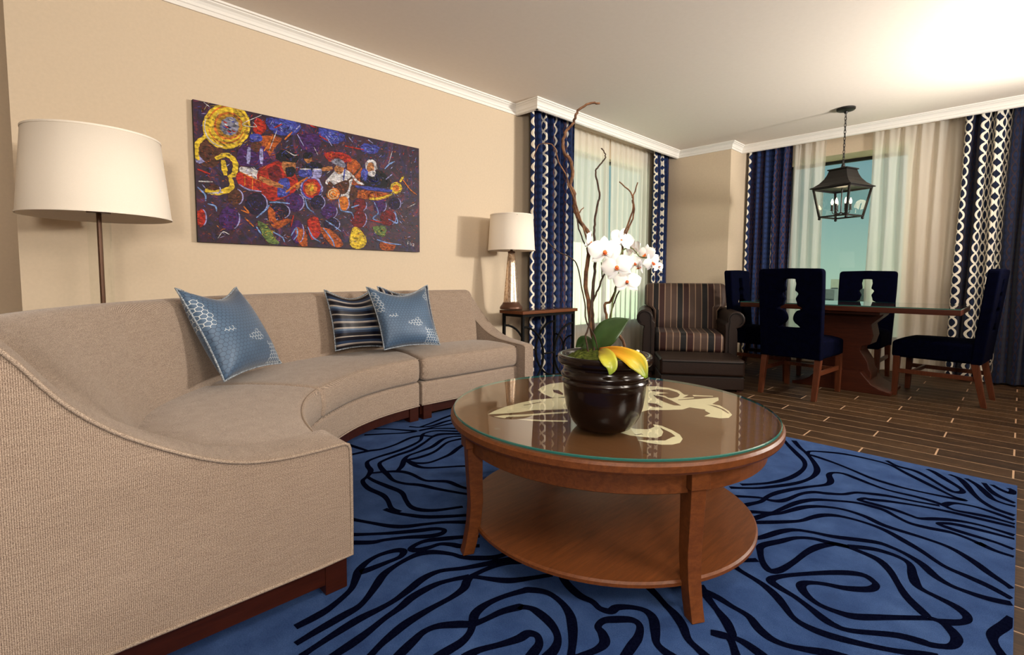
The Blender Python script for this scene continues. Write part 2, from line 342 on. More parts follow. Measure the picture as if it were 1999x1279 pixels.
def prism(bm, poly, z0, z1, mi=0, axis='z'):
    def P(a, b, c_):
        return (a, b, c_) if axis == 'z' else ((a, c_, b) if axis == 'y' else (c_, a, b))
    b_ = [bm.verts.new(P(x, y, z0)) for x, y in poly]; t_ = [bm.verts.new(P(x, y, z1)) for x, y in poly]; n = len(poly)
    f1 = bm.faces.new(b_[::-1]); f2 = bm.faces.new(t_); f1.material_index = mi; f2.material_index = mi
    for i in range(n):
        f = bm.faces.new((b_[i], b_[(i+1) % n], t_[(i+1) % n], t_[i])); f.material_index = mi
def plate(name, loops, thick, mat, parent=None, bevel=0.0, axis_m=None):
    """flat plate with holes: 2-D curve, filled and extruded, turned into a mesh"""
    cu = bpy.data.curves.new('tmp', 'CURVE'); cu.dimensions = '2D'; cu.fill_mode = 'BOTH'; cu.extrude = thick/2-bevel; cu.bevel_depth = bevel; cu.bevel_resolution = 2
    if bevel: cu.offset = -bevel
    for lp in loops:
        sp_ = cu.splines.new('POLY'); sp_.points.add(len(lp)-1); sp_.use_cyclic_u = True
        for i, (x, y) in enumerate(lp): sp_.points[i].co = (x, y, 0, 1)
    co = bpy.data.objects.new('tmp', cu); me = bpy.data.meshes.new_from_object(co); me.name = name
    bpy.data.objects.remove(co); bpy.data.curves.remove(cu)
    if axis_m is not None: me.transform(axis_m)
    me.materials.clear(); me.materials.append(M[mat]); o = bpy.data.objects.new(name, me); COL.objects.link(o)
    if parent is not None: o.parent = parent
    return o
def sweep2d(bm, path, prof, mi=0):
    """extrude profile (outward, z) along a 2-D polyline with mitres; outward = right of travel"""
    P = [Vector(p) for p in path]; rings = []
    for i, p in enumerate(P):
        d0 = (P[i]-P[i-1]).normalized() if i > 0 else (P[1]-P[0]).normalized(); d1 = (P[i+1]-P[i]).normalized() if i < len(P)-1 else d0
        n0 = Vector((d0.y, -d0.x)); n1 = Vector((d1.y, -d1.x)); m_ = (n0+n1); m_ = m_/(m_.length**2)*2
        rings.append([(p.x+m_.x*o_, p.y+m_.y*o_, z) for o_, z in prof])
    loft(bm, rings, True, True, mi)
def copy_tree(o, loc=None, rot=None, label=None, group=None, parent=None):
    c_ = o.copy(); COL.objects.link(c_)
    if parent is not None: c_.parent = parent
    if loc is not None: c_.location = loc
    if rot is not None: c_.rotation_euler = rot
    if label: c_['label'] = label
    if group: c_['group'] = group
    for ch in list(o.children): copy_tree(ch, parent=c_)
    return c_

# ------------------------------------------------------------------ shape data (metres)
RUG_LINES=[[(0.899,1.891),(0.915,1.856),(0.954,1.781),(0.993,1.709),(1.035,1.662),(1.099,1.625),(1.164,1.585),(1.223,1.531),(1.268,1.479)],[(1.055,1.851),(1.066,1.798),(1.1,1.732),(1.151,1.66),(1.259,1.575),(1.321,1.541)],[(0.83,1.778),(0.857,1.746),(0.917,1.695),(0.977,1.649),(1.055,1.598),(1.11,1.565),(1.131,1.533),(1.108,1.517),(1.062,1.533),(0.996,1.585),(0.925,1.627),(0.88,1.646),(0.802,1.719)],[(1.2,1.4),(1.15,1.44),(1.098,1.475),(1.037,1.512),(0.991,1.517),(0.961,1.504),(0.976,1.48),(1.016,1.467),(1.059,1.458),(1.087,1.426),(1.106,1.391),(1.156,1.348)],[(0.759,1.498),(0.797,1.493),(0.854,1.489),(0.906,1.487),(0.934,1.51),(0.917,1.534),(0.862,1.548),(0.81,1.54),(0.763,1.513),(0.731,1.474),(0.691,1.432),(0.617,1.398),(0.568,1.387),(0.503,1.383)],[(1.244,1.232),(1.151,1.251),(1.095,1.295),(1.062,1.336),(1.048,1.375),(1.012,1.427),(0.969,1.455),(0.916,1.458),(0.857,1.449),(0.809,1.433),(0.76,1.396),(0.71,1.36),(0.67,1.34),(0.625,1.335),(0.542,1.326),(0.478,1.317)],[(1.261,1.165),(1.151,1.222),(1.101,1.242),(1.023,1.28),(0.958,1.32),(0.895,1.325),(0.828,1.307),(0.771,1.293),(0.716,1.289),(0.651,1.29),(0.587,1.283),(0.519,1.272),(0.471,1.263)],[(1.009,1.228),(0.955,1.254),(0.9,1.27),(0.82,1.269),(0.761,1.252),(0.703,1.241),(0.636,1.223),(0.585,1.213),(0.52,1.205)],[(1.269,1.118),(1.202,1.163),(1.155,1.199),(1.098,1.217),(1.025,1.224),(0.99,1.216),(0.956,1.192),(0.901,1.183),(0.818,1.184),(0.739,1.18),(0.676,1.166),(0.631,1.152),(0.589,1.133)],[(1.009,1.228),(1.025,1.207),(1.052,1.165),(1.084,1.124),(1.124,1.095),(1.213,1.044)],[(0.953,0.752),(0.981,0.776),(1.017,0.8),(1.064,0.838),(1.103,0.88),(1.127,0.935),(1.13,0.993),(1.102,1.039),(1.08,1.052),(1.013,1.075),(0.951,1.083),(0.904,1.074),(0.871,1.046),(0.842,1.024),(0.8,1.012),(0.735,1.014),(0.698,1.012)],[(0.628,1.079),(0.657,1.089),(0.709,1.105),(0.753,1.116),(0.795,1.107),(0.838,1.075),(0.871,1.046),(0.909,1.035),(0.967,1.026),(1.017,1.006),(1.023,1.001),(1.037,0.982),(1.042,0.959),(1.037,0.91),(1.022,0.867),(0.998,0.836),(0.962,0.819),(0.921,0.815)],[(0.761,0.962),(0.787,0.963),(0.821,0.957),(0.878,0.931),(0.925,0.914),(0.958,0.91),(0.969,0.887),(0.952,0.863),(0.922,0.852),(0.885,0.844)],[(0.969,0.763),(1.004,0.754),(1.049,0.74),(1.083,0.742),(1.107,0.767),(1.12,0.791),(1.151,0.794),(1.179,0.775),(1.213,0.74),(1.209,0.711),(1.168,0.69),(1.121,0.682),(1.058,0.672)],[(1.268,1.074),(1.216,0.991),(1.193,0.917),(1.197,0.868),(1.188,0.833),(1.2,0.804),(1.229,0.8),(1.261,0.77),(1.277,0.733),(1.263,0.699),(1.217,0.666),(1.184,0.644),(1.171,0.617),(1.166,0.572)],[(1.442,0.906),(1.399,0.814),(1.365,0.743),(1.344,0.704),(1.326,0.665),(1.297,0.626),(1.258,0.59),(1.242,0.554),(1.226,0.51)],[(1.514,0.678),(1.472,0.633),(1.442,0.596),(1.427,0.576),(1.403,0.546),(1.368,0.516),(1.355,0.505),(1.355,0.475),(1.342,0.427),(1.332,0.41)],[(1.328,0.558),(1.335,0.542),(1.344,0.518),(1.333,0.502),(1.293,0.474),(1.277,0.462)],[(1.494,0.665),(1.494,0.611),(1.484,0.563),(1.474,0.51),(1.441,0.47),(1.424,0.432),(1.428,0.394),(1.449,0.351),(1.478,0.306),(1.498,0.26)],[(1.703,0.643),(1.689,0.612),(1.667,0.54),(1.636,0.489),(1.599,0.452),(1.563,0.417),(1.549,0.378),(1.554,0.324),(1.581,0.252),(1.616,0.184),(1.651,0.133),(1.671,0.098)],[(1.849,0.141),(1.85,0.111),(1.825,0.087),(1.789,0.074),(1.743,0.083),(1.714,0.118),(1.709,0.14),(1.689,0.194),(1.62,0.285),(1.612,0.324),(1.621,0.354),(1.642,0.389),(1.67,0.442),(1.687,0.496),(1.707,0.526),(1.751,0.513),(1.833,0.455),(1.923,0.378),(1.962,0.323),(1.944,0.289),(1.92,0.279),(1.881,0.293),(1.836,0.344),(1.811,0.4),(1.778,0.44),(1.745,0.447),(1.707,0.421),(1.683,0.378),(1.685,0.326),(1.701,0.288),(1.757,0.23),(1.833,0.153),(1.846,0.141)],[(2.135,0.397),(2.117,0.457),(2.104,0.509),(2.062,0.555),(1.992,0.588),(1.91,0.624),(1.858,0.611),(1.797,0.581),(1.764,0.548),(1.789,0.525),(1.874,0.508),(1.979,0.495),(2.051,0.477),(2.099,0.453),(2.13,0.424),(2.126,0.354),(2.108,0.301),(2.054,0.261),(1.987,0.231),(1.922,0.199),(1.868,0.157),(1.849,0.141)],[(2.14,0.398),(2.183,0.33),(2.187,0.265),(2.159,0.223),(2.084,0.205),(2.029,0.19),(2.006,0.172),(1.989,0.131),(1.973,0.091),(1.948,0.066),(1.916,0.06),(1.887,0.075),(1.85,0.111)],[(1.93,0.671),(1.973,0.646),(2.069,0.612),(2.126,0.578),(2.156,0.523),(2.18,0.453),(2.244,0.341),(2.246,0.29),(2.225,0.238),(2.187,0.192),(2.13,0.152),(2.101,0.113),(2.093,0.073),(2.095,0.021),(2.115,-0.031000000000000003)],[(2.049,0.736),(2.093,0.694),(2.169,0.627),(2.229,0.583),(2.295,0.559),(2.355,0.529),(2.391,0.481),(2.401,0.405),(2.384,0.328),(2.331,0.252),(2.293,0.204),(2.229,0.138),(2.206,0.079),(2.184,0.024),(2.147,-0.031000000000000003)],[(2.078,0.731),(2.129,0.717),(2.187,0.697),(2.238,0.664),(2.31,0.637),(2.381,0.607),(2.438,0.557),(2.472,0.487),(2.465,0.41),(2.428,0.335),(2.419,0.217),(2.401,0.136),(2.346,0.073),(2.287,0.028),(2.241,-0.013),(2.218,-0.031000000000000003)],[(2.148,0.771),(2.17,0.745),(2.216,0.69),(2.275,0.675),(2.399,0.646),(2.487,0.602),(2.545,0.534),(2.589,0.464),(2.596,0.411),(2.592,0.363),(2.554,0.312),(2.527,0.266),(2.532,0.211),(2.55,0.146),(2.537,0.094),(2.508,0.044),(2.524,0.067),(2.494,0.02),(2.486,-0.031000000000000003)],[(2.792,-0.031000000000000003),(2.784,0.081),(2.771,0.192),(2.747,0.278),(2.711,0.366),(2.675,0.425),(2.67,0.445),(2.635,0.46),(2.629,0.437),(2.629,0.338),(2.613,0.277),(2.608,0.244),(2.654,0.195),(2.692,0.143),(2.712,0.078),(2.708,0.014),(2.698,-0.031000000000000003)],[(2.252,0.881),(2.278,0.85),(2.331,0.781),(2.34,0.731),(2.363,0.703),(2.414,0.684),(2.514,0.661),(2.577,0.626),(2.604,0.581),(2.65,0.525),(2.714,0.488),(2.748,0.437),(2.778,0.376),(2.797,0.284),(2.82,0.202)],[(2.168,0.81),(2.225,0.789),(2.296,0.761),(2.368,0.758),(2.449,0.741),(2.541,0.704),(2.631,0.657),(2.717,0.608),(2.784,0.606),(2.863,0.632),(2.911,0.625),(2.935,0.586),(2.912,0.527),(2.88,0.461),(2.855,0.388),(2.86,0.291),(2.854,0.229),(2.837,0.191),(2.812,0.152),(2.824,0.097),(2.835,0.043),(2.832,0.004),(2.827,-0.031000000000000003)],[(2.837,0.191),(2.888,0.172),(2.911,0.144),(2.921,0.088),(2.903,0.032),(2.874,-0.031000000000000003)],[(2.345,0.918),(2.383,0.875),(2.441,0.819),(2.52,0.771),(2.61,0.724),(2.7,0.694),(2.795,0.682),(2.896,0.693),(3.004,0.736),(3.123,0.801),(3.217,0.866),(3.326,0.929)],[(2.417,0.895),(2.466,0.855),(2.552,0.8),(2.668,0.76),(2.791,0.746),(2.9,0.752),(2.992,0.782),(3.081,0.84),(3.202,0.92),(3.285,0.969)],[(3.123,0.801),(3.18,0.803),(3.225,0.751),(3.272,0.658),(3.28,0.56),(3.262,0.45),(3.178,0.364),(3.101,0.286),(3.03,0.214),(2.986,0.164),(2.976,0.131),(2.962,0.163),(2.949,0.238),(2.94,0.333),(2.949,0.402),(2.971,0.477),(3.026,0.568),(3.073,0.654),(3.107,0.742),(3.119,0.795)],[(3.323,0.467),(3.265,0.413),(3.248,0.337),(3.187,0.278),(3.109,0.221),(3.059,0.179),(3.064,0.154),(3.097,0.143),(3.143,0.16),(3.222,0.214),(3.299,0.265),(3.326,0.296)],[(3.317,0.208),(3.285,0.169),(3.209,0.139),(3.109,0.111),(3.024,0.078),(2.96,0.033),(2.928,-0.031000000000000003)],[(3.311,0.145),(3.247,0.103),(3.154,0.068),(3.087,0.043),(3.059,0.008),(3.054,-0.031000000000000003)],[(3.301,0.08),(3.209,0.055),(3.146,0.024),(3.095,-0.031000000000000003)],[(3.3,0.052),(3.249,0.018),(3.227,-0.015),(3.275,-0.02),(3.301,-0.005)],[(2.661,-0.031000000000000003),(2.66,0.05),(2.651,0.127),(2.631,0.166),(2.605,0.185),(2.591,0.155),(2.582,0.097),(2.575,0.022),(2.555,-0.031000000000000003)],[(2.026,-0.031000000000000003),(1.967,-0.018),(1.891,0.005),(1.846,0.002),(1.799,-0.015),(1.769,-0.024)],[(1.229,2.568),(1.258,2.559),(1.353,2.547),(1.426,2.524),(1.53,2.539),(1.657,2.582),(1.729,2.567),(1.771,2.516),(1.835,2.521),(1.92,2.441),(1.964,2.399)],[(1.324,2.754),(1.325,2.705),(1.339,2.625),(1.353,2.547)],[(1.733,2.574),(1.775,2.6),(1.854,2.589),(1.95,2.48),(1.995,2.437)],[(1.733,2.574),(1.674,2.503),(1.59,2.462),(1.465,2.432),(1.361,2.426),(1.277,2.406),(1.241,2.346),(1.221,2.276),(1.174,2.221),(1.128,2.184),(1.107,2.089),(1.118,1.984),(1.107,1.916),(1.079,1.836),(1.085,1.781)],[(1.959,2.393),(1.917,2.437),(1.842,2.504),(1.762,2.503),(1.666,2.449),(1.545,2.392),(1.431,2.377),(1.333,2.353),(1.297,2.323),(1.27,2.243),(1.256,2.171),(1.24,2.091),(1.258,2.02),(1.303,1.952),(1.334,1.866),(1.386,1.751),(1.415,1.7)],[(1.197,2.248),(1.263,2.214),(1.321,2.165),(1.345,2.099),(1.349,1.986),(1.386,1.938),(1.422,1.89),(1.429,1.806),(1.448,1.74)],[(1.312,2.174),(1.371,2.222),(1.43,2.293),(1.482,2.328),(1.563,2.339),(1.659,2.358),(1.781,2.422),(1.844,2.425),(1.89,2.403),(1.933,2.362)],[(1.43,2.277),(1.513,2.264),(1.622,2.282),(1.763,2.357),(1.848,2.358),(1.914,2.338)],[(1.43,2.277),(1.441,2.21),(1.497,2.165),(1.578,2.169),(1.665,2.189),(1.751,2.234),(1.866,2.28)],[(1.43,2.261),(1.425,2.171),(1.455,2.104),(1.583,2.013),(1.653,1.954)],[(1.169,2.212),(1.17,2.144),(1.184,2.041),(1.195,1.946),(1.165,1.859),(1.147,1.792),(1.16,1.738),(1.207,1.688),(1.308,1.637)],[(1.769,2.663),(1.862,2.645),(1.987,2.527),(2.027,2.477)],[(1.575,2.928),(1.593,2.888),(1.65,2.834),(1.711,2.741),(1.751,2.673),(1.68,2.691),(1.598,2.746),(1.477,2.828)],[(1.776,2.786),(1.822,2.724),(1.898,2.696),(2.011,2.716),(2.095,2.717),(2.185,2.714)],[(1.786,2.67),(1.907,2.663),(2.046,2.644),(2.111,2.622)],[(1.825,2.728),(1.941,2.756),(2.07,2.795),(2.165,2.817),(2.257,2.85)],[(2.02,0.997),(2.185,1.088),(2.35,1.123),(2.515,1.099),(2.68,1.059),(2.845,1.043),(3.01,1.055),(3.175,1.058),(3.34,1.026)],[(2.02,1.236),(2.185,1.257),(2.35,1.228),(2.515,1.196),(2.68,1.191),(2.845,1.205),(3.01,1.2),(3.175,1.156),(3.34,1.1)],[(2.02,1.389),(2.185,1.359),(2.35,1.336),(2.515,1.341),(2.68,1.355),(2.845,1.339),(3.01,1.285),(3.175,1.23),(3.34,1.226)],[(2.02,1.491),(2.185,1.479),(2.35,1.493),(2.515,1.503),(2.68,1.475),(2.845,1.413),(3.01,1.362),(3.175,1.373),(3.34,1.45)],[(2.02,1.625),(2.185,1.644),(2.35,1.648),(2.515,1.608),(2.68,1.54),(2.845,1.497),(3.01,1.522),(3.175,1.607),(3.34,1.701)],[(2.02,1.795),(2.185,1.79),(2.35,1.738),(2.515,1.667),(2.68,1.635),(2.845,1.674),(3.01,1.765),(3.175,1.85),(3.34,1.887)],[(2.02,1.928),(2.185,1.866),(2.35,1.796),(2.515,1.776),(2.68,1.829),(2.845,1.921),(3.01,1.996),(3.175,2.021),(3.34,2.01)],[(2.02,1.992),(2.185,1.927),(2.35,1.921),(2.515,1.985),(2.68,2.076),(2.845,2.139),(3.01,2.153),(3.175,2.143),(3.34,2.149)],[(2.02,2.061),(2.185,2.07),(2.35,2.142),(2.515,2.228),(2.68,2.279),(2.845,2.284),(3.01,2.279),(3.175,2.296),(3.34,2.332)],[(2.35,2.377),(2.515,2.415),(2.68,2.416),(2.845,2.417),(3.01,2.445),(3.175,2.484),(3.34,2.491)],[(2.35,2.55),(2.515,2.549),(2.68,2.559),(2.845,2.597),(3.01,2.636),(3.175,2.631),(3.34,2.569)],[(1.2,1.3),(1.5,1.4),(1.75,1.25),(1.9,1.0),(2.1,0.95)],[(1.35,1.1),(1.6,1.15),(1.7,0.95),(1.65,0.75),(1.8,0.6)]]
CREAM=[[(1.2036,1.3596),(1.2551,1.378),(1.3239,1.3928),(1.41,1.3965),(1.4882,1.3926),(1.5691,1.358),(1.639,1.3351),(1.4779,1.2031),(1.4211,1.2425),(1.3753,1.2821),(1.3143,1.2967),(1.25,1.329)],[(1.2004,1.3225),(1.2378,1.3112),(1.3022,1.2666),(1.3764,1.2248),(1.4503,1.1805),(1.435,1.1679),(1.362,1.212),(1.2775,1.2514),(1.2311,1.2857),(1.2156,1.2785)],[(1.2366,1.2418),(1.2766,1.1981),(1.3153,1.1494),(1.3588,1.1054),(1.3461,1.095),(1.303,1.1387),(1.2654,1.1876)],[(1.6386,1.5069),(1.7072,1.5426),(1.7747,1.5534),(1.8437,1.5355),(1.9015,1.4956),(1.6477,1.2949),(1.5723,1.3656),(1.6021,1.4473)],[(2.0133,1.2262),(2.0452,1.2272),(2.0994,1.1766),(2.1104,1.1204),(2.0918,1.0592),(2.0367,1.0066),(2.0429,0.9896),(1.9782,0.985),(2.0196,0.9547),(2.0046,0.9475),(1.9329,0.9815),(1.9244,0.9771),(2.0048,0.9285),(2.0963,0.8829),(2.0456,0.8593),(1.9682,0.8527),(1.9637,0.8189),(1.9091,0.7621),(1.8626,0.7303),(1.8116,0.7223),(1.7827,0.7419),(1.7691,0.7941),(1.8209,0.7943),(1.8429,0.8245),(1.8616,0.8331),(1.8484,0.8903),(1.7973,0.8936),(1.7519,0.9276),(1.6953,0.9808),(1.6025,0.9919),(1.7469,1.1195),(1.8852,1.1823)],[(1.3763,0.9197),(1.4436,0.923),(1.4479,0.8849),(1.4757,0.852),(1.5175,0.8532),(1.5381,0.8716),(1.5442,0.8419),(1.5244,0.7926),(1.4995,0.752),(1.4643,0.7246),(1.4223,0.7125),(1.3896,0.7212),(1.3664,0.7433),(1.3519,0.7793),(1.3506,0.8183),(1.3735,0.792),(1.4097,0.7553),(1.456,0.7564),(1.4724,0.753),(1.4959,0.7806),(1.5232,0.8367),(1.4857,0.8031),(1.4438,0.7862),(1.4131,0.7874),(1.3951,0.814),(1.3741,0.8584)],[(2.054,0.9792),(2.105,0.9093),(2.0923,0.9038),(2.0394,0.9642)]]
HOLES=[[(1.9317,1.0982),(1.9298,1.0475),(1.8961,0.9895),(1.85,0.9258),(1.8309,0.9475),(1.8561,1.007),(1.8895,1.0576)],[(1.792,1.0415),(1.8026,1.0083),(1.7693,0.9611),(1.7479,0.9848),(1.7485,1.012)],[(1.9905,1.1539),(2.0407,1.1433),(2.0767,1.1023),(2.0535,1.0478),(2.0227,1.0197),(1.9763,1.0039),(1.9354,1.0103),(1.9304,1.0256),(1.9528,1.0519),(1.9461,1.0981),(2.0125,1.0677)],[(1.9416,0.8624),(1.9441,0.828),(1.9161,0.7817),(1.8738,0.7445),(1.8689,0.749),(1.9127,0.7938),(1.9339,0.8376)],[(1.6876,1.4611),(1.6997,1.4353),(1.6628,1.3791),(1.64,1.3625),(1.6537,1.4265)],[(1.3954,1.3625),(1.4928,1.3481),(1.4935,1.3415),(1.3931,1.3554)],[(1.3971,0.8615),(1.3963,0.8497),(1.4055,0.8473),(1.4168,0.8429),(1.4092,0.8313),(1.4087,0.838),(1.3967,0.8419),(1.389,0.8467)]]
PILLOWS=[[(0.614, 2.545, 0.495), (0.977, 2.862, 0.495), (0.792, 2.965, 0.915), (0.468, 2.69, 0.918)], [(1.45, 3.153, 0.5), (1.802, 3.091, 0.5), (1.749, 3.22, 0.893), (1.425, 3.25, 0.901)], [(1.68, 2.942, 0.5), (2.094, 2.894, 0.5), (2.109, 3.09, 0.905), (1.637, 3.09, 0.912)], [(1.886, 3.156, 0.5), (2.234, 3.068, 0.5), (2.236, 3.22, 0.929), (1.816, 3.24, 0.921)]]
BRANCHES=[([(1.3614, 0.9796, 0.7362), (1.3463, 0.9909, 0.8088), (1.3335, 1.0, 0.9029), (1.322, 1.0078, 0.9959), (1.325, 1.0013, 1.0798), (1.3284, 0.9944, 1.1296), (1.3129, 1.0062, 1.1624), (1.2927, 1.0224, 1.1966), (1.2833, 1.0282, 1.2307), (1.2822, 1.0258, 1.2647), (1.2705, 1.0338, 1.2951), (1.2714, 1.0293, 1.3562), (1.2628, 1.0342, 1.3781), (1.2484, 1.0449, 1.4063), (1.245, 1.0447, 1.4399), (1.2509, 1.0354, 1.4655), (1.2621, 1.0209, 1.4855), (1.2651, 1.0145, 1.5085), (1.2722, 1.0041, 1.5282), (1.2907, 0.9824, 1.544), (1.3139, 0.9562, 1.5463)], 0.0075, 0.0035), ([(1.2907, 1.0209, 1.1963), (1.2947, 1.017, 1.1585), (1.3033, 1.0085, 1.1272), (1.312, 1.0001, 1.1008)], 0.0025, 0.002), ([(1.2919, 1.0197, 1.1964), (1.2976, 1.0141, 1.2161), (1.3053, 1.0066, 1.2276)], 0.0025, 0.0015), ([(1.3697, 0.9855, 0.7346), (1.3536, 1.0031, 0.8331), (1.3561, 1.0025, 0.919), (1.3599, 1.0007, 1.0046), (1.3626, 0.9999, 1.0726), (1.3599, 1.0044, 1.1455), (1.3623, 1.0039, 1.1777), (1.3676, 1.0006, 1.2333), (1.3743, 0.9959, 1.2721), (1.3708, 1.0013, 1.3125), (1.3671, 1.0067, 1.3436), (1.3709, 1.0049, 1.363), (1.3858, 0.9921, 1.3834), (1.3927, 0.9873, 1.4037), (1.3875, 0.9942, 1.4229), (1.3844, 0.9991, 1.4276)], 0.005, 0.0018), ([(1.3898, 0.9658, 0.7469), (1.389, 0.9636, 0.8165), (1.3847, 0.9648, 0.8648), (1.3769, 0.9695, 0.9103), (1.3907, 0.9529, 0.925), (1.3993, 0.9415, 0.966), (1.4077, 0.9303, 1.0117), (1.411, 0.924, 1.0722), (1.406, 0.9259, 1.1222), (1.4109, 0.9181, 1.1554), (1.4244, 0.9019, 1.2066), (1.4249, 0.8984, 1.2409), (1.4211, 0.8991, 1.2602), (1.4123, 0.9048, 1.2827), (1.3864, 0.9271, 1.3099)], 0.005, 0.002), ([(1.4128, 0.9152, 1.1437), (1.4213, 0.9041, 1.1767), (1.4274, 0.8954, 1.2129), (1.4225, 0.8973, 1.2602), (1.4263, 0.8908, 1.2861), (1.4289, 0.8855, 1.3086)], 0.003, 0.0018), ([(1.3127, 0.9714, 1.0702), (1.2874, 0.9905, 1.1514), (1.255, 1.0167, 1.2717), (1.2448, 1.0211, 1.287), (1.2379, 1.0222, 1.3155), (1.2149, 1.0392, 1.363), (1.2052, 1.0431, 1.3989), (1.1924, 1.0501, 1.4144), (1.1683, 1.0681, 1.4163), (1.1547, 1.0758, 1.3996), (1.1451, 1.0796, 1.369)], 0.003, 0.0012), ([(1.1717, 1.0676, 1.1323), (1.212, 1.0368, 1.0847), (1.2478, 1.0104, 1.0634), (1.2683, 0.9991, 1.0352), (1.2839, 0.9926, 0.963), (1.2965, 0.9889, 0.9164), (1.3045, 0.9898, 0.8609), (1.3293, 0.9743, 0.8115), (1.3473, 0.9654, 0.7428)], 0.0015, 0.003), ([(1.3069, 0.9771, 0.7542), (1.3025, 0.9893, 0.8056), (1.3145, 0.9856, 0.8421), (1.3237, 0.9846, 0.9157), (1.3301, 0.9863, 0.9659), (1.3421, 0.9825, 1.0548), (1.3403, 0.9923, 1.0968), (1.3398, 1.0008, 1.1222)], 0.003, 0.003), ([(1.3352, 0.9773, 0.7427), (1.3354, 0.9811, 0.8224), (1.3359, 0.9846, 0.8781), (1.3353, 0.9892, 0.9185), (1.3481, 0.9806, 0.9523), (1.3632, 0.9699, 0.9996), (1.3754, 0.9619, 1.0334), (1.3815, 0.96, 1.0722)], 0.004, 0.0025), ([(1.3513, 0.9615, 0.9996), (1.3496, 0.9632, 1.0146), (1.3478, 0.9649, 1.0513)], 0.002, 0.0015), ([(1.4127, 0.9573, 0.8152), (1.4214, 0.9488, 0.8135), (1.4327, 0.9377, 0.7997), (1.4405, 0.9301, 0.7719), (1.4403, 0.9303, 0.7457)], 0.005, 0.005), ([(1.3569, 0.956, 0.748), (1.3749, 0.9412, 0.8854), (1.3845, 0.9346, 0.9208), (1.3988, 0.9234, 0.9663), (1.4085, 0.9167, 0.9966), (1.406, 0.9219, 1.0352)], 0.003, 0.002)]
STEMS=[([(1.3497, 0.9631, 0.7513), (1.3703, 0.9429, 0.8365), (1.3758, 0.9375, 0.9159), (1.3851, 0.9284, 0.9781), (1.3891, 0.9245, 1.0383), (1.3956, 0.9181, 1.0848), (1.4168, 0.8973, 1.0983), (1.4363, 0.8782, 1.0719), (1.4567, 0.8582, 1.0637), (1.4809, 0.8345, 1.0473)], 0.003, 0.0018)]
FLOWERS=[((1.3135, 0.9285, 1.082), 0.052, 10, -5, 0), ((1.3261, 0.8882, 1.0334), 0.05, -10, -5, 15), ((1.3658, 0.8773, 0.9871), 0.044, 5, -15, 0), ((1.3028, 0.9811, 1.116), 0.036, 75, 10, -20), ((1.395, 0.9187, 1.1246), 0.042, -150, 20, 20), ((1.4422, 0.9004, 1.0491), 0.03, 20, 0, 10), ((1.4529, 0.8619, 1.077), 0.034, -40, 0, 0), ((1.4563, 0.8446, 1.0518), 0.03, 30, 10, 30), ((1.4708, 0.8304, 1.037), 0.022, 40, -20, 0), ((1.439, 0.9035, 1.0961), 0.034, 130, 10, -10), ((1.4505, 0.8783, 1.0355), 0.028, -100, 0, 10)]
LEAVES=[([(1.3425, 0.9702, 0.7445), (1.3409, 0.9577, 0.7901), (1.3489, 0.9359, 0.8251), (1.3639, 0.9072, 0.8496), (1.3809, 0.8765, 0.8706)], [0.01344, 0.06384000000000001, 0.08064, 0.057120000000000004, 0.00168]), ([(1.3515, 0.9893, 0.7447), (1.3633, 1.0198, 0.7681), (1.3642, 1.0469, 0.7795), (1.3547, 1.0702, 0.7602)], [0.01344, 0.043680000000000004, 0.043680000000000004, 0.00336]), ([(1.3661, 1.0171, 0.7435), (1.3788, 1.0186, 0.7739), (1.3968, 1.015, 0.7974)], [0.01008, 0.033600000000000005, 0.00336]), ([(1.3059, 0.9361, 0.7689), (1.2594, 0.8836, 0.7697), (1.2309, 0.8485, 0.7582), (1.2251, 0.8332, 0.7379), (1.2211, 0.8371, 0.7134)], [0.00672, 0.03696, 0.04704, 0.033600000000000005, 0.00168]), ([(1.3058, 0.9361, 0.7722), (1.2964, 0.8754, 0.7764), (1.2882, 0.8203, 0.7676), (1.2908, 0.7828, 0.7472), (1.2944, 0.7583, 0.7074)], [0.01008, 0.02688, 0.043680000000000004, 0.05208, 0.008400000000000001])]
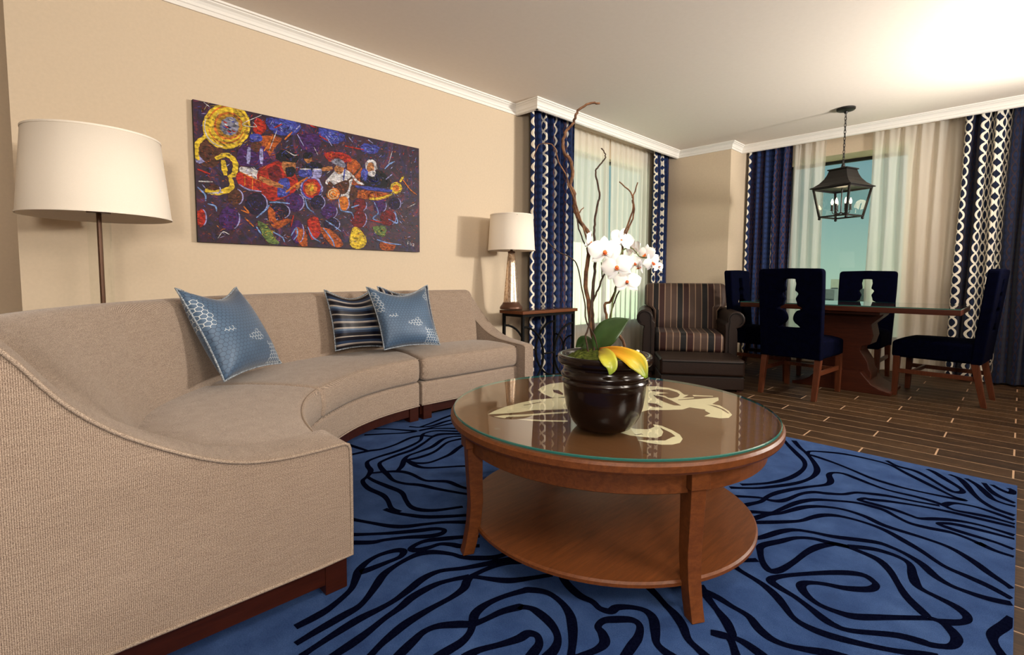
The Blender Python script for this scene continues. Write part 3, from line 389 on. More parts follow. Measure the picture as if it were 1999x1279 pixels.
ART_SHAPES=[('orange2',[(1.125,1.896),(1.252,1.905),(1.202,1.829),(1.152,1.739),(1.124,1.831)]),('blue',[(1.16,2.016),(1.371,2.029),(1.335,1.946),(1.204,1.928)]),('blue',[(1.502,2.023),(1.688,2.016),(1.639,1.944),(1.528,1.941)]),('red',[(1.098,2.002),(1.158,1.967),(1.126,1.904),(1.08,1.919)]),('purple',[(1.369,1.953),(1.501,1.97),(1.49,1.855),(1.384,1.854)]),('orange2',[(1.705,1.848),(1.804,1.827),(1.832,1.701),(1.731,1.669)]),('blue',[(1.837,1.981),(1.963,1.977),(1.919,1.921),(1.816,1.922)]),('red',[(1.544,1.865),(1.696,1.883),(1.734,1.834),(1.571,1.808)]),('brown',[(0.901,1.752),(0.897,1.723),(0.886,1.695),(0.87,1.673),(0.851,1.656),(0.829,1.649),(0.809,1.65),(0.79,1.66),(0.776,1.677),(0.768,1.701),(0.765,1.728),(0.77,1.756),(0.78,1.783),(0.795,1.806),(0.814,1.822),(0.835,1.831),(0.856,1.831),(0.875,1.821),(0.89,1.804),(0.899,1.78)]),('lilac',[(0.762,1.713),(0.803,1.679),(0.76,1.668)]),('yellow',[(1.062,1.943),(1.057,1.91),(1.046,1.878),(1.029,1.848),(1.006,1.822),(0.98,1.801),(0.951,1.785),(0.922,1.776),(0.893,1.775),(0.866,1.78),(0.842,1.791),(0.823,1.809),(0.809,1.832),(0.8,1.858),(0.798,1.887),(0.802,1.917),(0.813,1.948),(0.828,1.976),(0.849,2.002),(0.874,2.024),(0.901,2.04),(0.93,2.051),(0.96,2.055),(0.988,2.051),(1.013,2.041),(1.034,2.024),(1.05,2.001),(1.059,1.973)]),('orange',[(1.016,1.935),(1.012,1.913),(1.003,1.89),(0.99,1.87),(0.973,1.854),(0.953,1.841),(0.932,1.835),(0.912,1.833),(0.893,1.838),(0.877,1.848),(0.866,1.863),(0.858,1.881),(0.857,1.902),(0.86,1.923),(0.868,1.945),(0.881,1.965),(0.897,1.981),(0.917,1.994),(0.937,2.001),(0.958,2.003),(0.977,1.999),(0.993,1.99),(1.006,1.975),(1.013,1.957)]),('gold',[(1.009,1.934),(1.006,1.915),(0.998,1.896),(0.986,1.878),(0.971,1.864),(0.954,1.854),(0.936,1.848),(0.918,1.847),(0.902,1.85),(0.888,1.859),(0.878,1.871),(0.871,1.887),(0.87,1.904),(0.872,1.923),(0.88,1.941),(0.891,1.958),(0.906,1.973),(0.922,1.983),(0.94,1.99),(0.958,1.992),(0.975,1.988),(0.99,1.98),(1.0,1.968),(1.007,1.952)]),('grey',[(0.995,1.928),(0.992,1.911),(0.984,1.893),(0.972,1.879),(0.957,1.868),(0.941,1.862),(0.926,1.861),(0.912,1.866),(0.901,1.876),(0.894,1.89),(0.892,1.907),(0.895,1.924),(0.903,1.941),(0.915,1.956),(0.929,1.967),(0.945,1.973),(0.961,1.974),(0.975,1.969),(0.986,1.959),(0.993,1.945)]),('purple',[(0.995,1.792),(1.063,1.824),(1.139,1.826),(1.171,1.73),(0.992,1.694)]),('blue',[(1.061,1.891),(1.118,1.902),(1.128,1.863),(1.062,1.847)]),('brown',[(1.125,1.828),(1.123,1.817),(1.118,1.807),(1.111,1.799),(1.102,1.793),(1.092,1.79),(1.082,1.789),(1.073,1.792),(1.066,1.798),(1.062,1.806),(1.061,1.816),(1.063,1.826),(1.067,1.836),(1.075,1.844),(1.084,1.85),(1.094,1.854),(1.103,1.854),(1.112,1.851),(1.119,1.845),(1.124,1.837)]),('white',[(0.999,1.683),(1.119,1.668),(1.111,1.61),(1.002,1.636)]),('red',[(0.987,1.646),(1.109,1.603),(1.116,1.543),(0.988,1.563)]),('red',[(1.088,1.64),(1.151,1.715),(1.232,1.752),(1.329,1.684),(1.344,1.584),(1.193,1.491),(1.123,1.524)]),('darkred',[(1.159,1.692),(1.231,1.719),(1.245,1.63),(1.18,1.621)]),('skin',[(1.252,1.752),(1.333,1.765),(1.325,1.696),(1.266,1.675)]),('black',[(1.272,1.717),(1.33,1.73),(1.32,1.674),(1.278,1.66)]),('black',[(1.238,1.824),(1.283,1.836),(1.343,1.821),(1.359,1.79),(1.331,1.762),(1.212,1.761)]),('blue',[(1.224,1.623),(1.286,1.648),(1.292,1.552),(1.218,1.522)]),('black',[(1.368,1.715),(1.417,1.778),(1.506,1.784),(1.518,1.729),(1.381,1.7)]),('skin',[(1.45,1.81),(1.449,1.8),(1.444,1.79),(1.438,1.783),(1.43,1.777),(1.421,1.774),(1.413,1.774),(1.405,1.777),(1.399,1.783),(1.395,1.791),(1.394,1.8),(1.396,1.81),(1.4,1.819),(1.406,1.827),(1.414,1.833),(1.423,1.836),(1.431,1.836),(1.439,1.833),(1.445,1.827),(1.449,1.819)]),('black',[(1.392,1.83),(1.445,1.848),(1.453,1.819),(1.4,1.797)]),('blue',[(1.364,1.719),(1.438,1.734),(1.432,1.677),(1.363,1.676)]),('lilac',[(1.451,1.732),(1.51,1.741),(1.504,1.687),(1.454,1.685)]),('lilac',[(1.519,1.615),(1.514,1.589),(1.502,1.565),(1.484,1.545),(1.462,1.531),(1.438,1.524),(1.414,1.526),(1.392,1.534),(1.376,1.55),(1.366,1.571),(1.363,1.595),(1.367,1.62),(1.378,1.643),(1.395,1.663),(1.417,1.677),(1.441,1.685),(1.465,1.684),(1.487,1.676),(1.504,1.66),(1.515,1.639)]),('blue',[(1.509,1.612),(1.506,1.589),(1.495,1.567),(1.479,1.55),(1.459,1.537),(1.438,1.531),(1.416,1.532),(1.398,1.54),(1.383,1.554),(1.374,1.573),(1.371,1.594),(1.375,1.616),(1.385,1.637),(1.4,1.655),(1.42,1.668),(1.441,1.674),(1.462,1.674),(1.482,1.666),(1.497,1.652),(1.506,1.634)]),('red',[(1.504,1.613),(1.5,1.592),(1.491,1.573),(1.477,1.557),(1.459,1.546),(1.44,1.54),(1.421,1.541),(1.404,1.548),(1.391,1.561),(1.382,1.578),(1.38,1.597),(1.383,1.617),(1.392,1.636),(1.406,1.652),(1.423,1.663),(1.443,1.669),(1.462,1.669),(1.479,1.662),(1.493,1.649),(1.501,1.633)]),('orange',[(1.478,1.605),(1.475,1.591),(1.469,1.578),(1.459,1.567),(1.447,1.56),(1.434,1.556),(1.421,1.557),(1.409,1.561),(1.4,1.57),(1.394,1.581),(1.393,1.594),(1.395,1.608),(1.401,1.621),(1.411,1.632),(1.423,1.639),(1.436,1.643),(1.449,1.643),(1.461,1.638),(1.47,1.63),(1.476,1.618)]),('yellow',[(1.455,1.611),(1.453,1.604),(1.451,1.597),(1.446,1.591),(1.441,1.588),(1.435,1.586),(1.429,1.586),(1.423,1.589),(1.419,1.593),(1.416,1.599),(1.416,1.606),(1.417,1.613),(1.42,1.62),(1.424,1.625),(1.43,1.629),(1.436,1.631),(1.442,1.631),(1.447,1.628),(1.451,1.624),(1.454,1.618)]),('white',[(1.545,1.671),(1.607,1.742),(1.684,1.772),(1.744,1.735),(1.731,1.669),(1.714,1.571),(1.651,1.572),(1.672,1.661),(1.558,1.642)]),('skin',[(1.675,1.771),(1.673,1.76),(1.668,1.749),(1.66,1.741),(1.65,1.734),(1.64,1.731),(1.629,1.731),(1.62,1.735),(1.612,1.741),(1.608,1.75),(1.606,1.76),(1.608,1.771),(1.613,1.781),(1.621,1.79),(1.63,1.796),(1.641,1.8),(1.652,1.8),(1.661,1.796),(1.669,1.79),(1.673,1.781)]),('grey',[(1.585,1.81),(1.627,1.839),(1.68,1.821),(1.684,1.781),(1.617,1.793)]),('brown',[(1.614,1.654),(1.712,1.694),(1.7,1.61),(1.632,1.593)]),('orange',[(1.642,1.59),(1.639,1.575),(1.632,1.562),(1.62,1.55),(1.606,1.543),(1.591,1.539),(1.576,1.539),(1.563,1.544),(1.552,1.553),(1.546,1.564),(1.544,1.578),(1.546,1.592),(1.553,1.605),(1.564,1.616),(1.578,1.624),(1.593,1.629),(1.608,1.628),(1.622,1.624),(1.633,1.615),(1.639,1.603)]),('brown',[(1.547,1.574),(1.558,1.664),(1.595,1.651),(1.566,1.585)]),('black',[(1.808,1.744),(1.875,1.768),(1.982,1.803),(2.058,1.693),(1.832,1.673)]),('blue',[(1.813,1.782),(1.865,1.8),(1.853,1.714),(1.812,1.736)]),('white',[(1.94,1.835),(1.938,1.82),(1.931,1.806),(1.92,1.793),(1.906,1.785),(1.891,1.78),(1.876,1.78),(1.863,1.785),(1.852,1.794),(1.846,1.806),(1.844,1.82),(1.846,1.835),(1.853,1.849),(1.864,1.861),(1.877,1.87),(1.892,1.874),(1.907,1.875),(1.921,1.87),(1.931,1.861),(1.938,1.849)]),('skin',[(1.919,1.817),(1.917,1.805),(1.913,1.793),(1.906,1.783),(1.897,1.776),(1.888,1.773),(1.878,1.774),(1.87,1.778),(1.863,1.786),(1.859,1.796),(1.858,1.808),(1.86,1.82),(1.864,1.832),(1.871,1.842),(1.879,1.849),(1.889,1.852),(1.898,1.852),(1.907,1.848),(1.913,1.84),(1.918,1.829)]),('white',[(1.865,1.776),(1.928,1.795),(1.917,1.755),(1.885,1.751)]),('orange2',[(1.77,1.633),(2.046,1.643),(1.995,1.596),(1.769,1.577)]),('brown',[(1.731,1.66),(1.776,1.657),(1.769,1.572),(1.719,1.567)]),('yellow',[(2.156,1.697),(2.153,1.683),(2.145,1.669),(2.133,1.658),(2.118,1.65),(2.102,1.645),(2.086,1.646),(2.072,1.65),(2.06,1.659),(2.053,1.671),(2.051,1.684),(2.054,1.698),(2.061,1.712),(2.073,1.723),(2.087,1.732),(2.103,1.736),(2.12,1.736),(2.134,1.732),(2.146,1.723),(2.153,1.711)]),('orange',[(2.133,1.695),(2.131,1.686),(2.127,1.679),(2.12,1.672),(2.112,1.667),(2.102,1.665),(2.093,1.665),(2.085,1.668),(2.079,1.673),(2.075,1.679),(2.073,1.687),(2.075,1.695),(2.079,1.703),(2.086,1.709),(2.094,1.714),(2.103,1.716),(2.112,1.716),(2.12,1.714),(2.127,1.709),(2.131,1.702)]),('brown',[(1.005,1.494),(1.002,1.478),(0.995,1.462),(0.985,1.45),(0.973,1.441),(0.959,1.437),(0.946,1.439),(0.934,1.445),(0.925,1.455),(0.919,1.468),(0.918,1.484),(0.92,1.5),(0.927,1.515),(0.937,1.527),(0.949,1.536),(0.962,1.54),(0.976,1.539),(0.988,1.533),(0.997,1.523),(1.003,1.51)]),('night',[(1.149,1.469),(1.145,1.447),(1.135,1.427),(1.12,1.41),(1.101,1.398),(1.081,1.393),(1.061,1.395),(1.043,1.403),(1.029,1.417),(1.021,1.435),(1.018,1.456),(1.022,1.477),(1.032,1.497),(1.046,1.514),(1.064,1.525),(1.084,1.531),(1.105,1.53),(1.123,1.523),(1.137,1.509),(1.146,1.491)]),('purple',[(1.386,1.503),(1.383,1.484),(1.373,1.465),(1.359,1.45),(1.342,1.44),(1.323,1.435),(1.304,1.436),(1.288,1.443),(1.275,1.455),(1.267,1.471),(1.264,1.49),(1.268,1.509),(1.276,1.527),(1.29,1.542),(1.307,1.553),(1.326,1.558),(1.345,1.557),(1.362,1.55),(1.375,1.538),(1.384,1.522)]),('night',[(1.532,1.519),(1.529,1.503),(1.522,1.489),(1.51,1.477),(1.496,1.469),(1.481,1.465),(1.466,1.466),(1.452,1.471),(1.441,1.481),(1.435,1.494),(1.433,1.508),(1.435,1.523),(1.443,1.537),(1.454,1.549),(1.468,1.558),(1.483,1.562),(1.498,1.561),(1.512,1.556),(1.523,1.546),(1.53,1.534)]),('orange',[(1.712,1.531),(1.71,1.514),(1.704,1.499),(1.694,1.486),(1.682,1.477),(1.668,1.473),(1.655,1.475),(1.643,1.481),(1.634,1.492),(1.629,1.506),(1.627,1.522),(1.629,1.538),(1.636,1.554),(1.645,1.566),(1.657,1.575),(1.67,1.579),(1.684,1.578),(1.695,1.572),(1.705,1.561),(1.711,1.547)]),('darkred',[(1.85,1.534),(1.848,1.519),(1.84,1.505),(1.828,1.494),(1.814,1.486),(1.798,1.482),(1.782,1.483),(1.768,1.488),(1.757,1.497),(1.75,1.509),(1.748,1.524),(1.751,1.538),(1.758,1.552),(1.77,1.563),(1.784,1.572),(1.8,1.576),(1.815,1.575),(1.83,1.57),(1.841,1.561),(1.848,1.549)]),('purple',[(2.015,1.546),(2.012,1.53),(2.004,1.514),(1.992,1.501),(1.977,1.492),(1.961,1.488),(1.945,1.489),(1.931,1.495),(1.92,1.506),(1.913,1.52),(1.91,1.536),(1.913,1.552),(1.921,1.568),(1.932,1.581),(1.947,1.59),(1.963,1.594),(1.979,1.593),(1.993,1.587),(2.005,1.577),(2.012,1.563)]),('night',[(2.143,1.575),(2.14,1.56),(2.132,1.545),(2.12,1.534),(2.105,1.525),(2.089,1.522),(2.073,1.522),(2.059,1.528),(2.048,1.537),(2.04,1.549),(2.038,1.564),(2.041,1.578),(2.048,1.592),(2.06,1.604),(2.074,1.612),(2.09,1.616),(2.107,1.616),(2.121,1.611),(2.133,1.602),(2.14,1.589)]),('purple',[(0.982,1.36),(0.979,1.338),(0.97,1.317),(0.957,1.301),(0.94,1.289),(0.922,1.285),(0.905,1.287),(0.889,1.296),(0.877,1.31),(0.87,1.329),(0.868,1.351),(0.871,1.372),(0.88,1.393),(0.893,1.409),(0.909,1.421),(0.927,1.426),(0.944,1.425),(0.96,1.416),(0.972,1.402),(0.98,1.382)]),('night',[(1.289,1.433),(1.286,1.417),(1.276,1.402),(1.261,1.39),(1.242,1.381),(1.222,1.377),(1.202,1.378),(1.184,1.383),(1.17,1.393),(1.162,1.406),(1.159,1.421),(1.163,1.437),(1.172,1.451),(1.186,1.464),(1.204,1.473),(1.225,1.477),(1.245,1.477),(1.263,1.472),(1.277,1.462),(1.286,1.449)]),('purple',[(1.62,1.465),(1.617,1.448),(1.608,1.432),(1.596,1.419),(1.58,1.41),(1.562,1.406),(1.545,1.407),(1.53,1.413),(1.518,1.424),(1.51,1.438),(1.508,1.454),(1.511,1.471),(1.519,1.487),(1.532,1.5),(1.547,1.509),(1.564,1.513),(1.582,1.513),(1.597,1.507),(1.61,1.496),(1.618,1.481)]),('darkred',[(1.849,1.43),(1.845,1.409),(1.836,1.39),(1.822,1.374),(1.805,1.364),(1.786,1.359),(1.767,1.361),(1.75,1.369),(1.737,1.382),(1.729,1.4),(1.726,1.42),(1.73,1.44),(1.738,1.459),(1.752,1.474),(1.769,1.485),(1.788,1.49),(1.807,1.489),(1.824,1.481),(1.837,1.468),(1.846,1.45)]),('darkred',[(2.1,1.461),(2.096,1.442),(2.086,1.425),(2.071,1.411),(2.052,1.401),(2.031,1.396),(2.011,1.398),(1.992,1.405),(1.978,1.416),(1.969,1.432),(1.966,1.45),(1.969,1.468),(1.979,1.485),(1.994,1.499),(2.012,1.509),(2.033,1.514),(2.054,1.513),(2.072,1.507),(2.087,1.495),(2.097,1.479)]),('red',[(0.799,1.349),(0.798,1.332),(0.793,1.317),(0.787,1.304),(0.779,1.296),(0.771,1.293),(0.763,1.295),(0.755,1.302),(0.75,1.313),(0.747,1.328),(0.746,1.344),(0.748,1.36),(0.752,1.375),(0.758,1.388),(0.766,1.396),(0.774,1.399),(0.782,1.398),(0.79,1.391),(0.795,1.38),(0.799,1.365)]),('purple',[(1.38,1.303),(1.377,1.279),(1.37,1.257),(1.36,1.239),(1.348,1.227),(1.335,1.223),(1.322,1.226),(1.31,1.236),(1.301,1.253),(1.296,1.274),(1.294,1.298),(1.297,1.322),(1.303,1.344),(1.313,1.361),(1.325,1.373),(1.339,1.378),(1.352,1.375),(1.363,1.365),(1.373,1.349),(1.378,1.327)]),('night',[(1.637,1.376),(1.634,1.361),(1.626,1.348),(1.613,1.337),(1.597,1.329),(1.579,1.326),(1.562,1.327),(1.546,1.332),(1.534,1.341),(1.527,1.353),(1.524,1.367),(1.527,1.381),(1.535,1.394),(1.548,1.405),(1.564,1.413),(1.581,1.416),(1.599,1.416),(1.614,1.41),(1.627,1.401),(1.635,1.389)]),('brown',[(0.88,1.526),(0.878,1.516),(0.873,1.507),(0.865,1.499),(0.855,1.494),(0.845,1.491),(0.834,1.491),(0.825,1.494),(0.818,1.5),(0.813,1.508),(0.812,1.517),(0.814,1.527),(0.819,1.536),(0.826,1.544),(0.836,1.549),(0.847,1.552),(0.857,1.552),(0.867,1.549),(0.874,1.543),(0.879,1.535)]),('orange2',[(1.152,1.445),(1.191,1.432),(1.205,1.367),(1.271,1.385),(1.296,1.366),(1.204,1.308),(1.157,1.363)]),('green',[(1.087,1.357),(1.141,1.329),(1.186,1.257),(1.218,1.217),(1.153,1.214),(1.108,1.285)]),('orange2',[(1.32,1.325),(1.389,1.313),(1.404,1.209),(1.352,1.215)]),('yellow',[(1.735,1.355),(1.796,1.35),(1.846,1.268),(1.793,1.204),(1.713,1.233)]),('orange2',[(1.487,1.337),(1.579,1.326),(1.664,1.23),(1.577,1.217)]),('green',[(1.9,1.377),(2.009,1.385),(1.997,1.306),(1.932,1.321)]),('orange2',[(1.963,1.265),(2.086,1.261),(2.074,1.211),(1.973,1.207)]),('red',[(1.408,1.384),(1.48,1.407),(1.495,1.302),(1.431,1.254)])]
